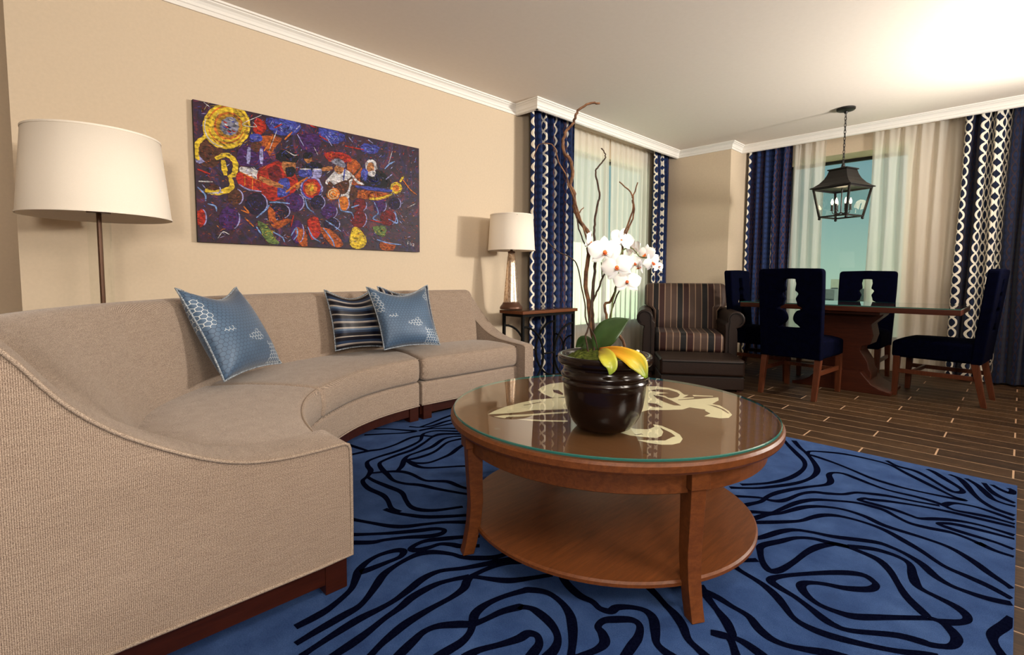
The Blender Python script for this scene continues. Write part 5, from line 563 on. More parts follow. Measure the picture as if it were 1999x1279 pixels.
# ================================================================== PILLOWS
def pillow(label, q, mat, th=.075, n=22, push=0.0, cat='pillow', group=None, rot=0, lift=0.0, dip=.12):
    a, b, c_, d = [Vector(v_) for v_ in q]; cen = (a+b+c_+d)/4
    nrm = (b-a).cross(d-a).normalized()
    if nrm.dot(Vector((0, 0, 1))-cen) < 0 and nrm.dot(Vector((0, 0, 1.0))-cen) < 0: nrm = -nrm
    t = thing('throw_pillow', label, cat, tuple((a+b)/2), 0, group)
    bm = bmesh.new(); uvl = bm.loops.layers.uv.new('UVMap'); grid = {}
    wd = ((b-a).length+(c_-d).length)/2; ht = ((d-a).length+(c_-b).length)/2
    for side in (1, -1):
        for i in range(n+1):
            for j in range(n+1):
                u_, v_ = i/n, j/n; x, y = 2*u_-1, 2*v_-1
                if side == -1 and (i in (0, n) or j in (0, n)): grid[(side, i, j)] = grid[(1, i, j)]; continue
                pin = 1-.085*(1-y*y)*abs(x)**2; pin2 = 1-.085*(1-x*x)*abs(y)**2; xx, yy = x*pin, y*pin2
                u2, v2 = (xx+1)/2, (yy+1)/2
                v2 -= dip*(v2**2)*(1-xx*xx)**1.5
                P = a*(1-u2)*(1-v2)+b*u2*(1-v2)+c_*u2*v2+d*(1-u2)*v2
                h_ = th*((1-abs(x)**2.6)*(1-abs(y)**2.6))**.55
                P = P+nrm*(h_*side+push)+Vector((0, 0, lift)); grid[(side, i, j)] = bm.verts.new(P-t.location)
        for i in range(n):
            for j in range(n):
                f = bm.faces.new([grid[(side, i, j)], grid[(side, i+1, j)], grid[(side, i+1, j+1)], grid[(side, i, j+1)]]); f.smooth = True
                for lp, (ii, jj) in zip(f.loops, ((i, j), (i+1, j), (i+1, j+1), (i, j+1))): lp[uvl].uv = (ii/n*wd, jj/n*ht)
    border = [grid[(1, i, 0)].co.copy() for i in range(n)]+[grid[(1, n, j)].co.copy() for j in range(n)]+[grid[(1, n-i, n)].co.copy() for i in range(n)]+[grid[(1, 0, n-j)].co.copy() for j in range(n)]
    obj('cushion_cover', bm, mat, t, smooth=True)
    obj('cord_edge', TB(border, .0048, 6, closed=True), 'cord', t, smooth=True)
    return t
pillow('blue hexagon-patterned satin pillow leaning alone at the left of the curved sofa', PILLOWS[0], 'hexa', .085, push=.03, lift=.012)
pillow('navy and cream striped pillow with level stripes, left of the pillow trio', PILLOWS[1], 'pstripe', .07, push=-.0, lift=.01)
pillow('blue hexagon-patterned satin pillow in front of two striped pillows', PILLOWS[2], 'hexa', .075, push=.02, lift=.012)
pillow('navy and cream striped pillow with upright stripes behind the blue hexagon pillow', PILLOWS[3], 'pstripe2', .07, push=-.02, lift=.012)

# ================================================================== COFFEE TABLE
CX, CY, ZT = 1.629, 1.121, .505
t = thing('coffee_table', 'round two-tier wooden coffee table with glass top and cream inlay', 'table', (CX, CY, 0))
L0 = lambda poly: [(x-CX, y-CY) for x, y in poly]
bm = bmesh.new(); lathe(bm, [(.0005, .455), (.600, .455), (.613, .460), (.618, .468), (.618, .486), (.612, .4935), (.0005, .4935)], n=128)
for f in bm.faces:
    if f.calc_center_median().z > .492: f.material_index = 1
ins = bmesh.new(); k_ = (1-.498)/(1-.4935)
for lst, mi, z in ((CREAM, 2, .4938), (HOLES, 1, .4942)):
    for poly in lst:
        vs = [bm.verts.new((x-CX, y-CY, z)) for x, y in poly]; f = bm.faces.new(vs); f.material_index = mi
        if f.normal.z < 0: f.normal_flip()
ins.free()
bmesh.ops.triangulate(bm, faces=[f for f in bm.faces if f.material_index == 2 or len(f.verts) in (5, 6, 7, 8, 9)], ngon_method='EAR_CLIP')
obj('tabletop', bm, ['tablewood', 'tabletop', 'cream'], t)
bm = bmesh.new(); lathe(bm, [(.0005, .4965), (.605, .4965), (.608, .498), (.608, .503), (.605, ZT), (.0005, ZT)], n=128)
for f in bm.faces:
    if f.calc_center_median().xy.length > .58: f.material_index = 1 if abs(f.normal.z) < .99 or f.calc_center_median().xy.length > .6 else 0
gt = obj('glass_top', bm, ['tglass', 'gedge'], t)
ap = obj('apron', LB([(.02, .40), (.02, .456), (.565, .456), (.567, .45), (.567, .388), (.563, .385), (.545, .385), (.545, .40)], n=96), 'tablewood', t)
obj('lower_shelf', LB([(.0005, .092), (.540, .092), (.546, .096), (.546, .106), (.540, .112), (.0005, .112)], n=96), 'tablewood', t)
a0 = math.atan2(.568-CY, 1.338-CX); a1 = math.atan2(1.337-CY, 1.095-CX)
am_ = (a0+a1+2*PI if a1 < a0 else a0+a1)/2
a0 = math.atan2(.575-CY, 1.325-CX)
angs = [math.atan2(.575-CY, 1.325-CX), math.atan2(1.345-CY, 1.10-CX)]
base_a = angs[0]
def cleg(ang):
    rings = []
    for z, r0, wd, dp_ in [(.0131, .600, .021, .040), (.05, .590, .021, .041), (.12, .577, .022, .043), (.2, .572, .023, .046), (.30, .578, .024, .05), (.38, .583, .025, .055), (.40, .583, .026, .058), (.402, .592, .031, .07), (.44, .592, .031, .07), (.456, .592, .031, .07)]:
        rings.append([(r0, -wd, z), (r0, wd, z), (r0-dp_, wd, z), (r0-dp_, -wd, z)])
    bm = bmesh.new(); loft(bm, rings); bm.transform(Matrix.Rotation(ang, 4, 'Z')); return bm
for k_ in range(4):
    obj('leg', cleg([angs[0], angs[1], angs[0]+PI, angs[1]+PI][k_]), 'tablewood', t, bevel=.003)
for a_, r_ in ((angs[0]-.25, .53), (angs[1]+.25, .53), (angs[0]+PI, .53)): obj('glass_bumper', LB([(.0005, .4944), (.010, .4944), (.011, .4962), (.0005, .4962)], r_*math.cos(a_), r_*math.sin(a_), 16), 'glass', t)

# ================================================================== POT + ORCHID
PX, PY = 1.36, .953
t = thing('potted_orchid', 'white orchid with curly willow twigs in a brown glazed pot on the coffee table', 'plant', (PX, PY, ZT))
def obp(n, bm, m, parent=None, **k_):
    bm.transform(Matrix.Translation((-PX, -PY, -ZT))); return obj(n, bm, m, parent or t, **k_)
prof = [(.0005, .5055), (.076, .5055), (.086, .511), (.100, .528), (.113, .552), (.121, .580), (.126, .610), (.1290, .640), (.130, .655), (.1345, .659), (.1345, .667), (.130, .671), (.130, .674), (.136, .679), (.137, .688), (.132, .694), (.129, .699), (.1275, .712), (.130, .717), (.143, .721), (.1475, .727), (.1475, .746), (.144, .751), (.137, .751), (.130, .742), (.126, .71), (.0005, .71)]
obp('pot', LB([(r_*(1.045 if r_ > .01 else 1), z_) for r_, z_ in prof], PX, PY, 64), 'pot', smooth=True, bevel=0)
bm = bmesh.new(); bmesh.ops.create_icosphere(bm, subdivisions=5, radius=1.0); rnd = random.Random(4)
from mathutils import noise as mn
for v_ in bm.verts:
    q = v_.co.copy(); nz = mn.noise(q*5)*.10+mn.noise(q*14)*.07+mn.noise(q*30)*.05
    v_.co = Vector((PX+q.x*.128, PY+q.y*.128, .728+max(q.z, -.15)*(.035+.06*nz)+abs(nz)*.02))
obp('moss', bm, 'moss', smooth=True)
bm = bmesh.new(); rnd = random.Random(5)
for _ in range(12):
    a_ = rnd.uniform(-2.2, 0.2); r_ = rnd.uniform(.08, .12); bmesh.ops.create_icosphere(bm, subdivisions=1, radius=rnd.uniform(.004, .008), matrix=Matrix.Translation((PX+r_*math.cos(a_), PY+r_*math.sin(a_), .757)))
o = obp('pebbles', bm, 'petalb', smooth=True); o['kind'] = 'stuff'
def twig(pts, r0, r1, sub=4, seed=0):
    P = smooth_path(pts, sub); rnd = random.Random(seed)
    for i in range(1, len(P)-1): P[i] += Vector((rnd.uniform(-1, 1), rnd.uniform(-1, 1), rnd.uniform(-1, 1)))*r0*.35
    return TB(P, r0, 8, r1)
for i, (pts, r0, r1) in enumerate(BRANCHES):
    obp('twig', twig(pts, r0, r1, seed=i), 'bark' if i in (0, 2, 4, 5, 6, 11) else 'bark2', smooth=True)
for pts, r0, r1 in STEMS: obp('flower_stem', twig(pts, r0, r1, 5), 'stem', smooth=True)
camv = Vector((0, 0, 1))
def petal_bm(bm, w_, l_, M_, bend=.2, mi=0, n=7, m=5, tip=2.0):
    rows = []
    for i in range(n+1):
        s_ = i/n; wd = w_*math.sin(PI*min(1, .06+s_*.94))**.62*(1 if s_ < .6 else 1-.15*(s_-.6)/.4); row = []
        for j in range(m+1):
            u_ = 2*j/m-1; z = -bend*l_*s_*s_+.10*w_*(1-u_*u_)
            row.append(bm.verts.new(M_ @ Vector((u_*wd/2, s_*l_, z))))
        rows.append(row)
    for i in range(n):
        for j in range(m):
            f = bm.faces.new((rows[i][j], rows[i][j+1], rows[i+1][j+1], rows[i+1][j])); f.material_index = mi; f.smooth = True
for fi, (p, sz, yaw, pit, rol) in enumerate(FLOWERS):
    P = Vector(p); dirc = (camv-P).normalized()
    q = dirc.to_track_quat('Z', 'Y').to_matrix().to_4x4() @ Matrix.Rotation(R(yaw), 4, 'Y') @ Matrix.Rotation(R(pit), 4, 'X') @ Matrix.Rotation(R(rol), 4, 'Z')
    bm = bmesh.new()
    # sepals: top and two lower, then two broad side petals in front
    for a_, w_, l_ in ((0, .62, 1.0), (128, .58, .95), (-128, .58, .95)): petal_bm(bm, sz*w_, sz*l_, Matrix.Rotation(R(a_), 4, 'Z'), .12)
    for a_ in (72, -72): petal_bm(bm, sz*1.12, sz*1.08, Matrix.Translation((0, 0, .003)) @ Matrix.Rotation(R(a_), 4, 'Z'), .16)
    bm.transform(q); bm.transform(Matrix.Translation(P)); fl = obp('flower', bm, 'petal', smooth=True)
    bm = bmesh.new()
    for a_, w_, l_ in ((180, .34, .42), (130, .25, .30), (-130, .25, .30)): petal_bm(bm, sz*w_, sz*l_, Matrix.Translation((0, -.1*sz, .006)) @ Matrix.Rotation(R(a_), 4, 'Z') @ Matrix.Rotation(R(55), 4, 'X'), -.4)
    bmesh.ops.create_icosphere(bm, subdivisions=2, radius=sz*.13, matrix=Matrix.Translation((0, -.02*sz, sz*.14)))
    bm.transform(q); bm.transform(Matrix.Translation(P)); obp('lip', bm, 'lip', fl, smooth=True)
for i, (pts, ws) in enumerate(LEAVES):
    C_ = smooth_path(pts, 5); W_ = smooth_path([(w_, 0, 0) for w_ in ws], 5); bm = bmesh.new(); uvl = bm.loops.layers.uv.new('UVMap'); rows = []; n = len(C_)
    for k_, c_ in enumerate(C_):
        tg = (C_[min(k_+1, n-1)]-C_[max(k_-1, 0)]).normalized(); vd = (camv-c_).normalized(); sd = tg.cross(vd).normalized(); nn = sd.cross(tg).normalized()
        wd = max(W_[k_].x, .001); sd = (sd+nn*(.35 if i == 0 else .15)).normalized(); row = []
        for j in range(7):
            u_ = j/3-1; row.append(bm.verts.new(c_+sd*(u_*wd/2)+nn*(abs(u_)*wd*.16)))
        rows.append(row)
    for k_ in range(n-1):
        for j in range(6):
            f = bm.faces.new((rows[k_][j], rows[k_][j+1], rows[k_+1][j+1], rows[k_+1][j])); f.smooth = True
            for lp, (kk, jj) in zip(f.loops, ((k_, j), (k_, j+1), (k_+1, j+1), (k_+1, j))): lp[uvl].uv = (kk/(n-1), jj/6)
    o = obp('leaf', bm, ['leafg', 'leafg', 'leafg', 'leafl', 'leafy'][i], smooth=True)
    md = o.modifiers.new('solid', 'SOLIDIFY'); md.thickness = .0022
    if i in (3, 4): o['label'] = ['lime green drooping leaf', 'long yellow drooping leaf'][i-3]

# ================================================================== PAINTING
AX0, AX1, AZ0, AZ1 = .752, 2.318, 1.203, 2.032
bm = bmesh.new(); names = sorted(ARTC); mats = ['art', 'art_black']+['art_'+k_ for k_ in names]; mi_ = {k_: i+2 for i, k_ in enumerate(names)}
box(bm, AX0, AX1, 3.455, 3.483, AZ0, AZ1)
for f in bm.faces:
    if abs(f.calc_center_median().y-3.455) > 1e-4: f.material_index = 1
ly = 0; lay = 0
def artpoly(pts, mi):
    global ly
    ly += 1; y = 3.4548-((ly % 40) if ly < 1500 else 45+lay)*.00001
    cl = lambda a_, lo, hi: min(max(a_, lo), hi)
    vs = [bm.verts.new((cl(x, AX0+.001, AX1-.001), y, cl(z, AZ0+.001, AZ1-.001))) for x, z in pts]
    try: bm.faces.new(vs).material_index = mi
    except Exception: pass
rnd = random.Random(11)
# loose background brush strokes
for _ in range(1500):
    x = rnd.uniform(AX0+.02, AX1-.02); z = rnd.uniform(AZ0+.02, AZ1-.02); a_ = rnd.uniform(-.9, .9)+(.6 if z > 1.7 else 0); l_ = rnd.uniform(.010, .040); w_ = rnd.uniform(.0008, .0032)
    top = z > 1.62
    cn = rnd.choice(['purple', 'blue', 'night', 'darkred', 'red', 'blue', 'night', 'lilac', 'orange2', 'black', 'red', 'ltblue'] if top else ['night', 'black', 'darkred', 'brown', 'orange2', 'night', 'blue', 'red', 'purple', 'brown', 'orange', 'lilac'])
    dx, dz = math.cos(a_)*l_, math.sin(a_)*l_; nx_, nz_ = -math.sin(a_)*w_, math.cos(a_)*w_
    artpoly([(x-dx/2, z-dz/2), (x+nx_, z+nz_), (x+dx/2, z+dz/2), (x-nx_, z-nz_)], mi_[cn])
ly = 1500
for cn, pts in ART_SHAPES:
    lay += 1; P_ = smooth_path([(x, 0, z) for x, z in pts], 3, True); pts2 = [(p.x+mn.noise(Vector((p.x*60, p.z*60, 1)))*.006, p.z+mn.noise(Vector((p.x*60, p.z*60, 7)))*.006) for p in P_]
    artpoly(pts2, mi_[cn]); lay += 1
    cx_ = sum(p[0] for p in pts)/len(pts); cz_ = sum(p[1] for p in pts)/len(pts); r_ = max(abs(p[0]-cx_) for p in pts); rz_ = max(abs(p[1]-cz_) for p in pts)
    var = {'yellow': ['gold', 'cream', 'orange', 'yellow'], 'red': ['orange', 'darkred', 'red'], 'white': ['lilac', 'grey', 'white'], 'purple': ['night', 'blue', 'darkred'], 'night': ['purple', 'blue', 'brown'], 'orange2': ['orange', 'red', 'brown'], 'orange': ['yellow', 'red', 'orange2'], 'brown': ['darkred', 'orange2', 'night'], 'blue': ['ltblue', 'purple', 'lilac'], 'skin': ['orange', 'brown', 'cream'], 'black': ['night', 'blue'], 'darkred': ['red', 'night', 'purple'], 'green': ['yellow', 'night']}.get(cn, [cn])
    for _ in range(int(10+r_*700)):
        an = rnd.uniform(0, 2*PI); rr = rnd.uniform(.15, 1.08); x = cx_+math.cos(an)*r_*rr; z = cz_+math.sin(an)*rz_*rr; a2 = an+PI/2+rnd.uniform(-.4, .4) ; l_ = r_*rnd.uniform(.15, .45); w_ = rnd.uniform(.0008, .0026)
        dx, dz = math.cos(a2)*l_, math.sin(a2)*l_; nx_, nz_ = -math.sin(a2)*w_, math.cos(a2)*w_
        artpoly([(x-dx/2, z-dz/2), (x+nx_, z+nz_), (x+dx/2, z+dz/2), (x-nx_, z-nz_)], mi_[rnd.choice(var+[cn] if rr < .8 else [cn, cn, 'night', 'purple', 'darkred'])])
def artstroke(c_, w_, pts):
    P = smooth_path([(x, 0, z) for x, z in pts], 6); A_, B_ = [], []; n = len(P)
    for i, p in enumerate(P):
        tt = (P[min(i+1, n-1)]-P[max(i-1, 0)])
        if tt.length < 1e-7: continue
        tt.normalize(); nn = Vector((-tt.z, 0, tt.x)); ww = w_/2*(.75+.5*math.sin(PI*i/(n-1)))*(1+.15*math.sin(i*2.1)); A_.append(p+nn*ww); B_.append(p-nn*ww)
    y0 = len(A_)
    for i in range(y0-1): artpoly([(A_[i].x, A_[i].z), (A_[i+1].x, A_[i+1].z), (B_[i+1].x, B_[i+1].z), (B_[i].x, B_[i].z)], mi_[c_])
for c_, w_, pts in ART_STROKES:
    lay += 1; artstroke(c_, w_, pts)
for _ in range(1100):
    lay += (1 if _ % 60 == 0 else 0); x = rnd.uniform(AX0+.02, AX1-.02); z = rnd.uniform(AZ0+.02, AZ1-.02); a_ = rnd.uniform(0, PI); l_ = rnd.uniform(.006, .026); w_ = rnd.uniform(.0005, .0016)
    cn = rnd.choice(['night', 'black', 'purple', 'darkred', 'brown', 'orange2', 'night', 'blue', 'red', 'orange', 'lilac', 'night', 'black'])
    dx, dz = math.cos(a_)*l_, math.sin(a_)*l_; nx_, nz_ = -math.sin(a_)*w_, math.cos(a_)*w_
    artpoly([(x-dx/2, z-dz/2), (x+nx_, z+nz_), (x+dx/2, z+dz/2), (x-nx_, z-nz_)], mi_[cn])
tag(obj('painting', bm, mats), 'unframed canvas painting of a colourful jazz band hung above the sofa', 'painting')

# ================================================================== FLOOR LAMP
LX, LY = .265, 3.06
t = thing('floor_lamp', 'tall floor lamp with white drum shade and clear glass tube behind the curved sofa', 'lamp', (LX, LY, 0))
def shade(r0, r1, z0, z1, parent, n=72):
    bm = bmesh.new(); lathe(bm, [(r0, z0), (r1, z1), (r1-.003, z1), (r0-.003, z0)], n=n, cap=False)
    o = obj('lamp_shade', bm, 'shade', parent, smooth=True)
    # close the ring bottom between first and last profile point
    for r_, z_ in ((r0, z0), (r1, z1)):
        bm = bmesh.new(); lathe(bm, [(r_-.004, z_-.001), (r_+.002, z_-.001), (r_+.002, z_+.007), (r_-.004, z_+.007), (r_-.004, z_-.001)], n=n, cap=False)
        obj('shade_trim', bm, 'shade', parent)
    return o
shade(.285, .252, 1.272, 1.640, t)
obj('base', LB([(.0005, 0), (.15, 0), (.15, .015), (.14, .022), (.0005, .022)]), 'brownmetal', t)
obj('pole', LB([(.0005, .02), (.010, .02), (.010, 1.45), (.0005, 1.45)], n=16), 'brownmetal', t, smooth=False)
obj('collar', LB([(.0005, 1.290), (.045, 1.290), (.047, 1.296), (.045, 1.303), (.012, 1.306), (.012, 1.32), (.0005, 1.32)], n=32), 'brownmetal', t)
obj('glass_tube', LB([(.040, .14), (.046, .14), (.046, 1.255), (.040, 1.255)], n=40, cap=False), 'glass', t, smooth=False)
bm = bmesh.new()
for k_ in range(3):
    a_ = k_*2*PI/3; tube(bm, [(0, 0, 1.60), (.25*math.cos(a_), .25*math.sin(a_), 1.625)], .002, 6)
tube(bm, [(0, 0, 1.44), (0, 0, 1.62)], .004, 6)
obj('shade_spider', bm, 'brownmetal', t)

# ================================================================== SIDE TABLE + LAMP
SX0, SX1, SY0, SY1 = 3.045, 3.80, 2.985, 3.29
t = thing('side_table', 'small side table with black iron scroll base and glass-covered wooden top', 'table', (SX0, SY0, 0))
SY1 = 3.28
def obs(n, bm, m, **k_):
    bm.transform(Matrix.Translation((-SX0, -SY0, 0))); return obj(n, bm, m, t, **k_)
obs('tabletop', B(SX0, SX1, SY0, SY1, .680, .708), 'tablewood', bevel=.003)
obs('glass_top', B(SX0, SX1, SY0, SY1, .709, .717), ['tglass']); 
for x in (SX0+.03, SX1-.03):
    for y in (SY0+.03, SY1-.03): obs('leg', B(x-.011, x+.011, y-.011, y+.011, 0, .68), 'iron')
bm = bmesh.new(); box(bm, SX0+.02, SX1-.02, SY0+.02, SY0+.04, .655, .68); box(bm, SX0+.02, SX1-.02, SY1-.04, SY1-.02, .655, .68); box(bm, SX0+.02, SX0+.04, SY0+.02, SY1-.02, .655, .68); box(bm, SX1-.04, SX1-.02, SY0+.02, SY1-.02, .655, .68)
obs('apron_frame', bm, 'iron')
def arc(cx, cy, cz, r_, a0_, a1_, ax, n=16): return [((cx+r_*math.cos(R(a0_+(a1_-a0_)*i/n)), cy, cz+r_*math.sin(R(a0_+(a1_-a0_)*i/n))) if ax == 'x' else (cx, cy+r_*math.cos(R(a0_+(a1_-a0_)*i/n)), cz+r_*math.sin(R(a0_+(a1_-a0_)*i/n)))) for i in range(n+1)]
for y in (SY0+.03, SY1-.03):
    bm = bmesh.new(); tube(bm, arc(SX0+.03, y, .30, .27, 90, -90, 'x'), .010, 8); tube(bm, arc(SX1-.03, y, .30, .27, 90, 270, 'x'), .010, 8); tube(bm, [(SX0+.29, y, .31), (SX1-.29, y, .31)], .008, 8); obs('scroll', bm, 'iron', smooth=True)
for x in (SX0+.03, SX1-.03):
    bm = bmesh.new(); tube(bm, arc(x, SY0+.03, .33, .115, 90, -90, 'y'), .008, 8); tube(bm, arc(x, SY1-.03, .33, .115, 90, 270, 'y'), .008, 8); obs('scroll', bm, 'iron', smooth=True)
LX2, LY2, LZ = 3.105, 3.19, .718
t = thing('table_lamp', 'table lamp with white drum shade and tapered mercury-glass body on the side table', 'lamp', (LX2, LY2, LZ))
obj('base', LB([(.0005, 0), (.098, 0), (.101, .005), (.101, .018), (.094, .028), (.080, .045), (.074, .060), (.0005, .060)], n=48), 'brownmetal', t, bevel=.002)
obj('body', LB([(.0005, .055), (.072, .055), (.070, .07), (.042, .40), (.030, .50), (.0005, .50)], n=48), 'mercury', t, smooth=True)
obj('neck', LB([(.0005, .498), (.031, .498), (.033, .505), (.031, .513), (.012, .518), (.010, .60), (.0005, .60)], n=24), 'brownmetal', t)
bm = bmesh.new(); 
lathe(bm, [(.0005, .555), (.02, .555), (.02, .56), (.0005, .56)], n=16)
for k_ in range(3):
    a_ = k_*2*PI/3; tube(bm, [(0, 0, .80), (.194*math.cos(a_), .194*math.sin(a_), .815)], .002, 6)
tube(bm, [(0, 0, .59), (0, 0, .83)], .004, 6); obj('shade_spider', bm, 'brownmetal', t)
shade(.208, .190, .520, .825, t)
bm = bmesh.new(); box(bm, .05, .062, -.075, -.06, .012, .024); obj('switch', bm, 'iron', t)

# ================================================================== ARMCHAIR + OTTOMAN
AXF = Vector((math.cos(YAW), math.sin(YAW), 0)); AXR = Vector((AXF.y, -AXF.x, 0)); AROT = math.atan2(-AXF.y, -AXF.x)-PI/2
def striped(parent, name, x0, x1, y0, y1, z0, z1, rad, uvaxis, th=0.0):
    bm = bmesh.new(); box(bm, x0, x1, y0, y1, z0, z1); bmesh.ops.bevel(bm, geom=bm.edges[:], offset=rad, segments=5, profile=.5, affect='EDGES')
    bmesh.ops.subdivide_edges(bm, edges=[e_ for e_ in bm.edges if e_.calc_length() > .2], cuts=6, use_grid_fill=True)
    cx, cy, cz = (x0+x1)/2, (y0+y1)/2, (z0+z1)/2
    uvl = bm.loops.layers.uv.new('UVMap')
    for f in bm.faces:
        f.smooth = True
        for lp in f.loops: lp[uvl].uv = (lp.vert.co.x+.04, lp.vert.co.y)
    return bm
c0 = AXF*4.93+AXR*1.755
t = thing('armchair', 'dark brown leather armchair with striped velvet back and seat in the corner', 'armchair', (c0.x, c0.y, 0), AROT-R(15))
# local frame: +y faces the room, x is the chair's width, front at y=0
bm = bmesh.new(); box(bm, -.41, .41, -.80, -.05, .05, .26); obj('base', bm, 'leather', t, bevel=.02, segs=3)
def armp(sx):
    prof = [(.33, .05), (.33, .50), (.325, .55)]
    prof += [(.43+.082*math.cos(R(a_)), .60+.085*math.sin(R(a_))) for a_ in (195, 170, 140, 115, 90, 65, 40, 15, -10, -35, -60, -85)]
    prof += [(.445, .48), (.45, .30), (.45, .05)]
    bm = bmesh.new(); rings = []
    for y, k_ in ((0, .97), (-.012, 1.0), (-.3, 1.0), (-.80, 1.0)): rings.append([(sx*(.40+(x-.40)*k_), y, .05+(z-.05)*(1 if k_ == 1 else .995)) for x, z in prof])
    loft(bm, rings); return bm
for sx in (-1, 1):
    a_ = obj('arm', armp(sx), 'leather', t, bevel=.010, segs=3, ang=35)
    bm = bmesh.new(); pr = [(.43+.060*math.cos(R(q)), .60+.062*math.sin(R(q))) for q in range(200, -60, -15)]
    tube(bm, [(sx*.365, .006, .10), (sx*.365, .006, .50)]+[(sx*x, .006, z) for x, z in pr], .0035, 6); obj('arm_welt', bm, 'iron', a_)
obj('seat_cushion', striped(t, 's', -.335, .335, -.62, .005, .262, .455, .045, 0), 'chairstripe', t)
bm = striped(t, 'b', -.44, .44, -.80, -.60, .40, .945, .06, 0)
for v_ in bm.verts:
    z = v_.co.z; v_.co.y -= (z-.4)*.22
    if z < .66: v_.co.x = max(-.335, min(.335, v_.co.x))
    v_.co.y += .025*math.sin(PI*max(0, min(1, (z-.40)/.5)))*(1 if v_.co.y > -.85 else 0)
obj('back_cushion', bm, 'chairstripe', t)
bm = bmesh.new(); box(bm, -.40, .40, -.93, -.80, .05, .80); 
for v_ in bm.verts:
    if v_.co.z > .5: v_.co.y -= .08
obj('back_frame', bm, 'leather', t, bevel=.03, segs=3)
for sx in (-.38, .38):
    for y in (-.06, -.85): obj('foot', B(sx-.03, sx+.03, y-.03, y+.03, 0, .05), 'darkwood', t)
c1 = AXF*4.36+AXR*1.675
t = thing('ottoman', 'brown leather ottoman in front of the striped armchair', 'ottoman', (c1.x, c1.y, 0), AROT-R(10))
obj('base', B(-.355, .355, -.46, .0, .02, .135), 'leather', t, bevel=.01)
bm = bmesh.new(); box(bm, -.36, .36, -.465, .006, .135, .290); obj('cushion', bm, 'leather', t, bevel=.028, segs=4)
bm = bmesh.new()
for z in (.262, .138): tube(bm, [(-.345, .010, z), (.345, .010, z)], .0035, 6); 
for x in (-.366, .366): tube(bm, [(x, .0, .262), (x, -.45, .262)], .0035, 6)
obj('piping', bm, 'iron', t)
for sx in (-.32, .32):
    for y in (-.04, -.42): obj('foot', B(sx-.02, sx+.02, y-.02, y+.02, 0, .02), 'darkwood', t)

# ================================================================== DINING SET
TX, TY = 5.50, 1.12
t = thing('dining_table', 'long pedestal dining table with glass-covered wooden top under the lantern', 'table', (TX, TY, 0))
obj('tabletop', B(-.48, .48, -.81, .81, .727, .770), 'dwood', t, bevel=.004)
bm = bmesh.new(); box(bm, -.48, .48, -.81, .81, .771, .779)
for f in bm.faces:
    if abs(f.normal.z) < .5: f.material_index = 1
bm.normal_update()
for f in bm.faces: f.material_index = 1 if abs(f.normal.z) < .5 else 0
obj('glass_top', bm, ['tglass', 'gedge'], t)
# pedestal built as layered boards (profile in y-z, extruded along x)
prof = [(0, .10), (.22, .10), (.22, .17), (.20, .20), (.19, .26), (.13, .36), (.14, .40), (.20, .42), (.22, .50), (.20, .60), (.28, .68), (.30, .727)]
poly = [(y, z) for y, z in prof[1:]]+[(-y, z) for y, z in prof[1:][::-1]]
bm = bmesh.new(); prism(bm, poly, -.14, .14, axis='x'); obj('pedestal', bm, 'dwood', t, bevel=.006)
fp = [(.385, 0), (.385, .025), (.36, .03), (.30, .045), (.24, .08), (.20, .13), (.16, .18)]
poly = fp+[(-y, z) for y, z in fp[::-1]]
bm = bmesh.new(); prism(bm, poly, -.25, .25, axis='x'); obj('foot_base', bm, 'dwood', t, bevel=.004)
obj('cleat', B(-.40, .40, -.30, .30, .70, .727), 'dwood', t)

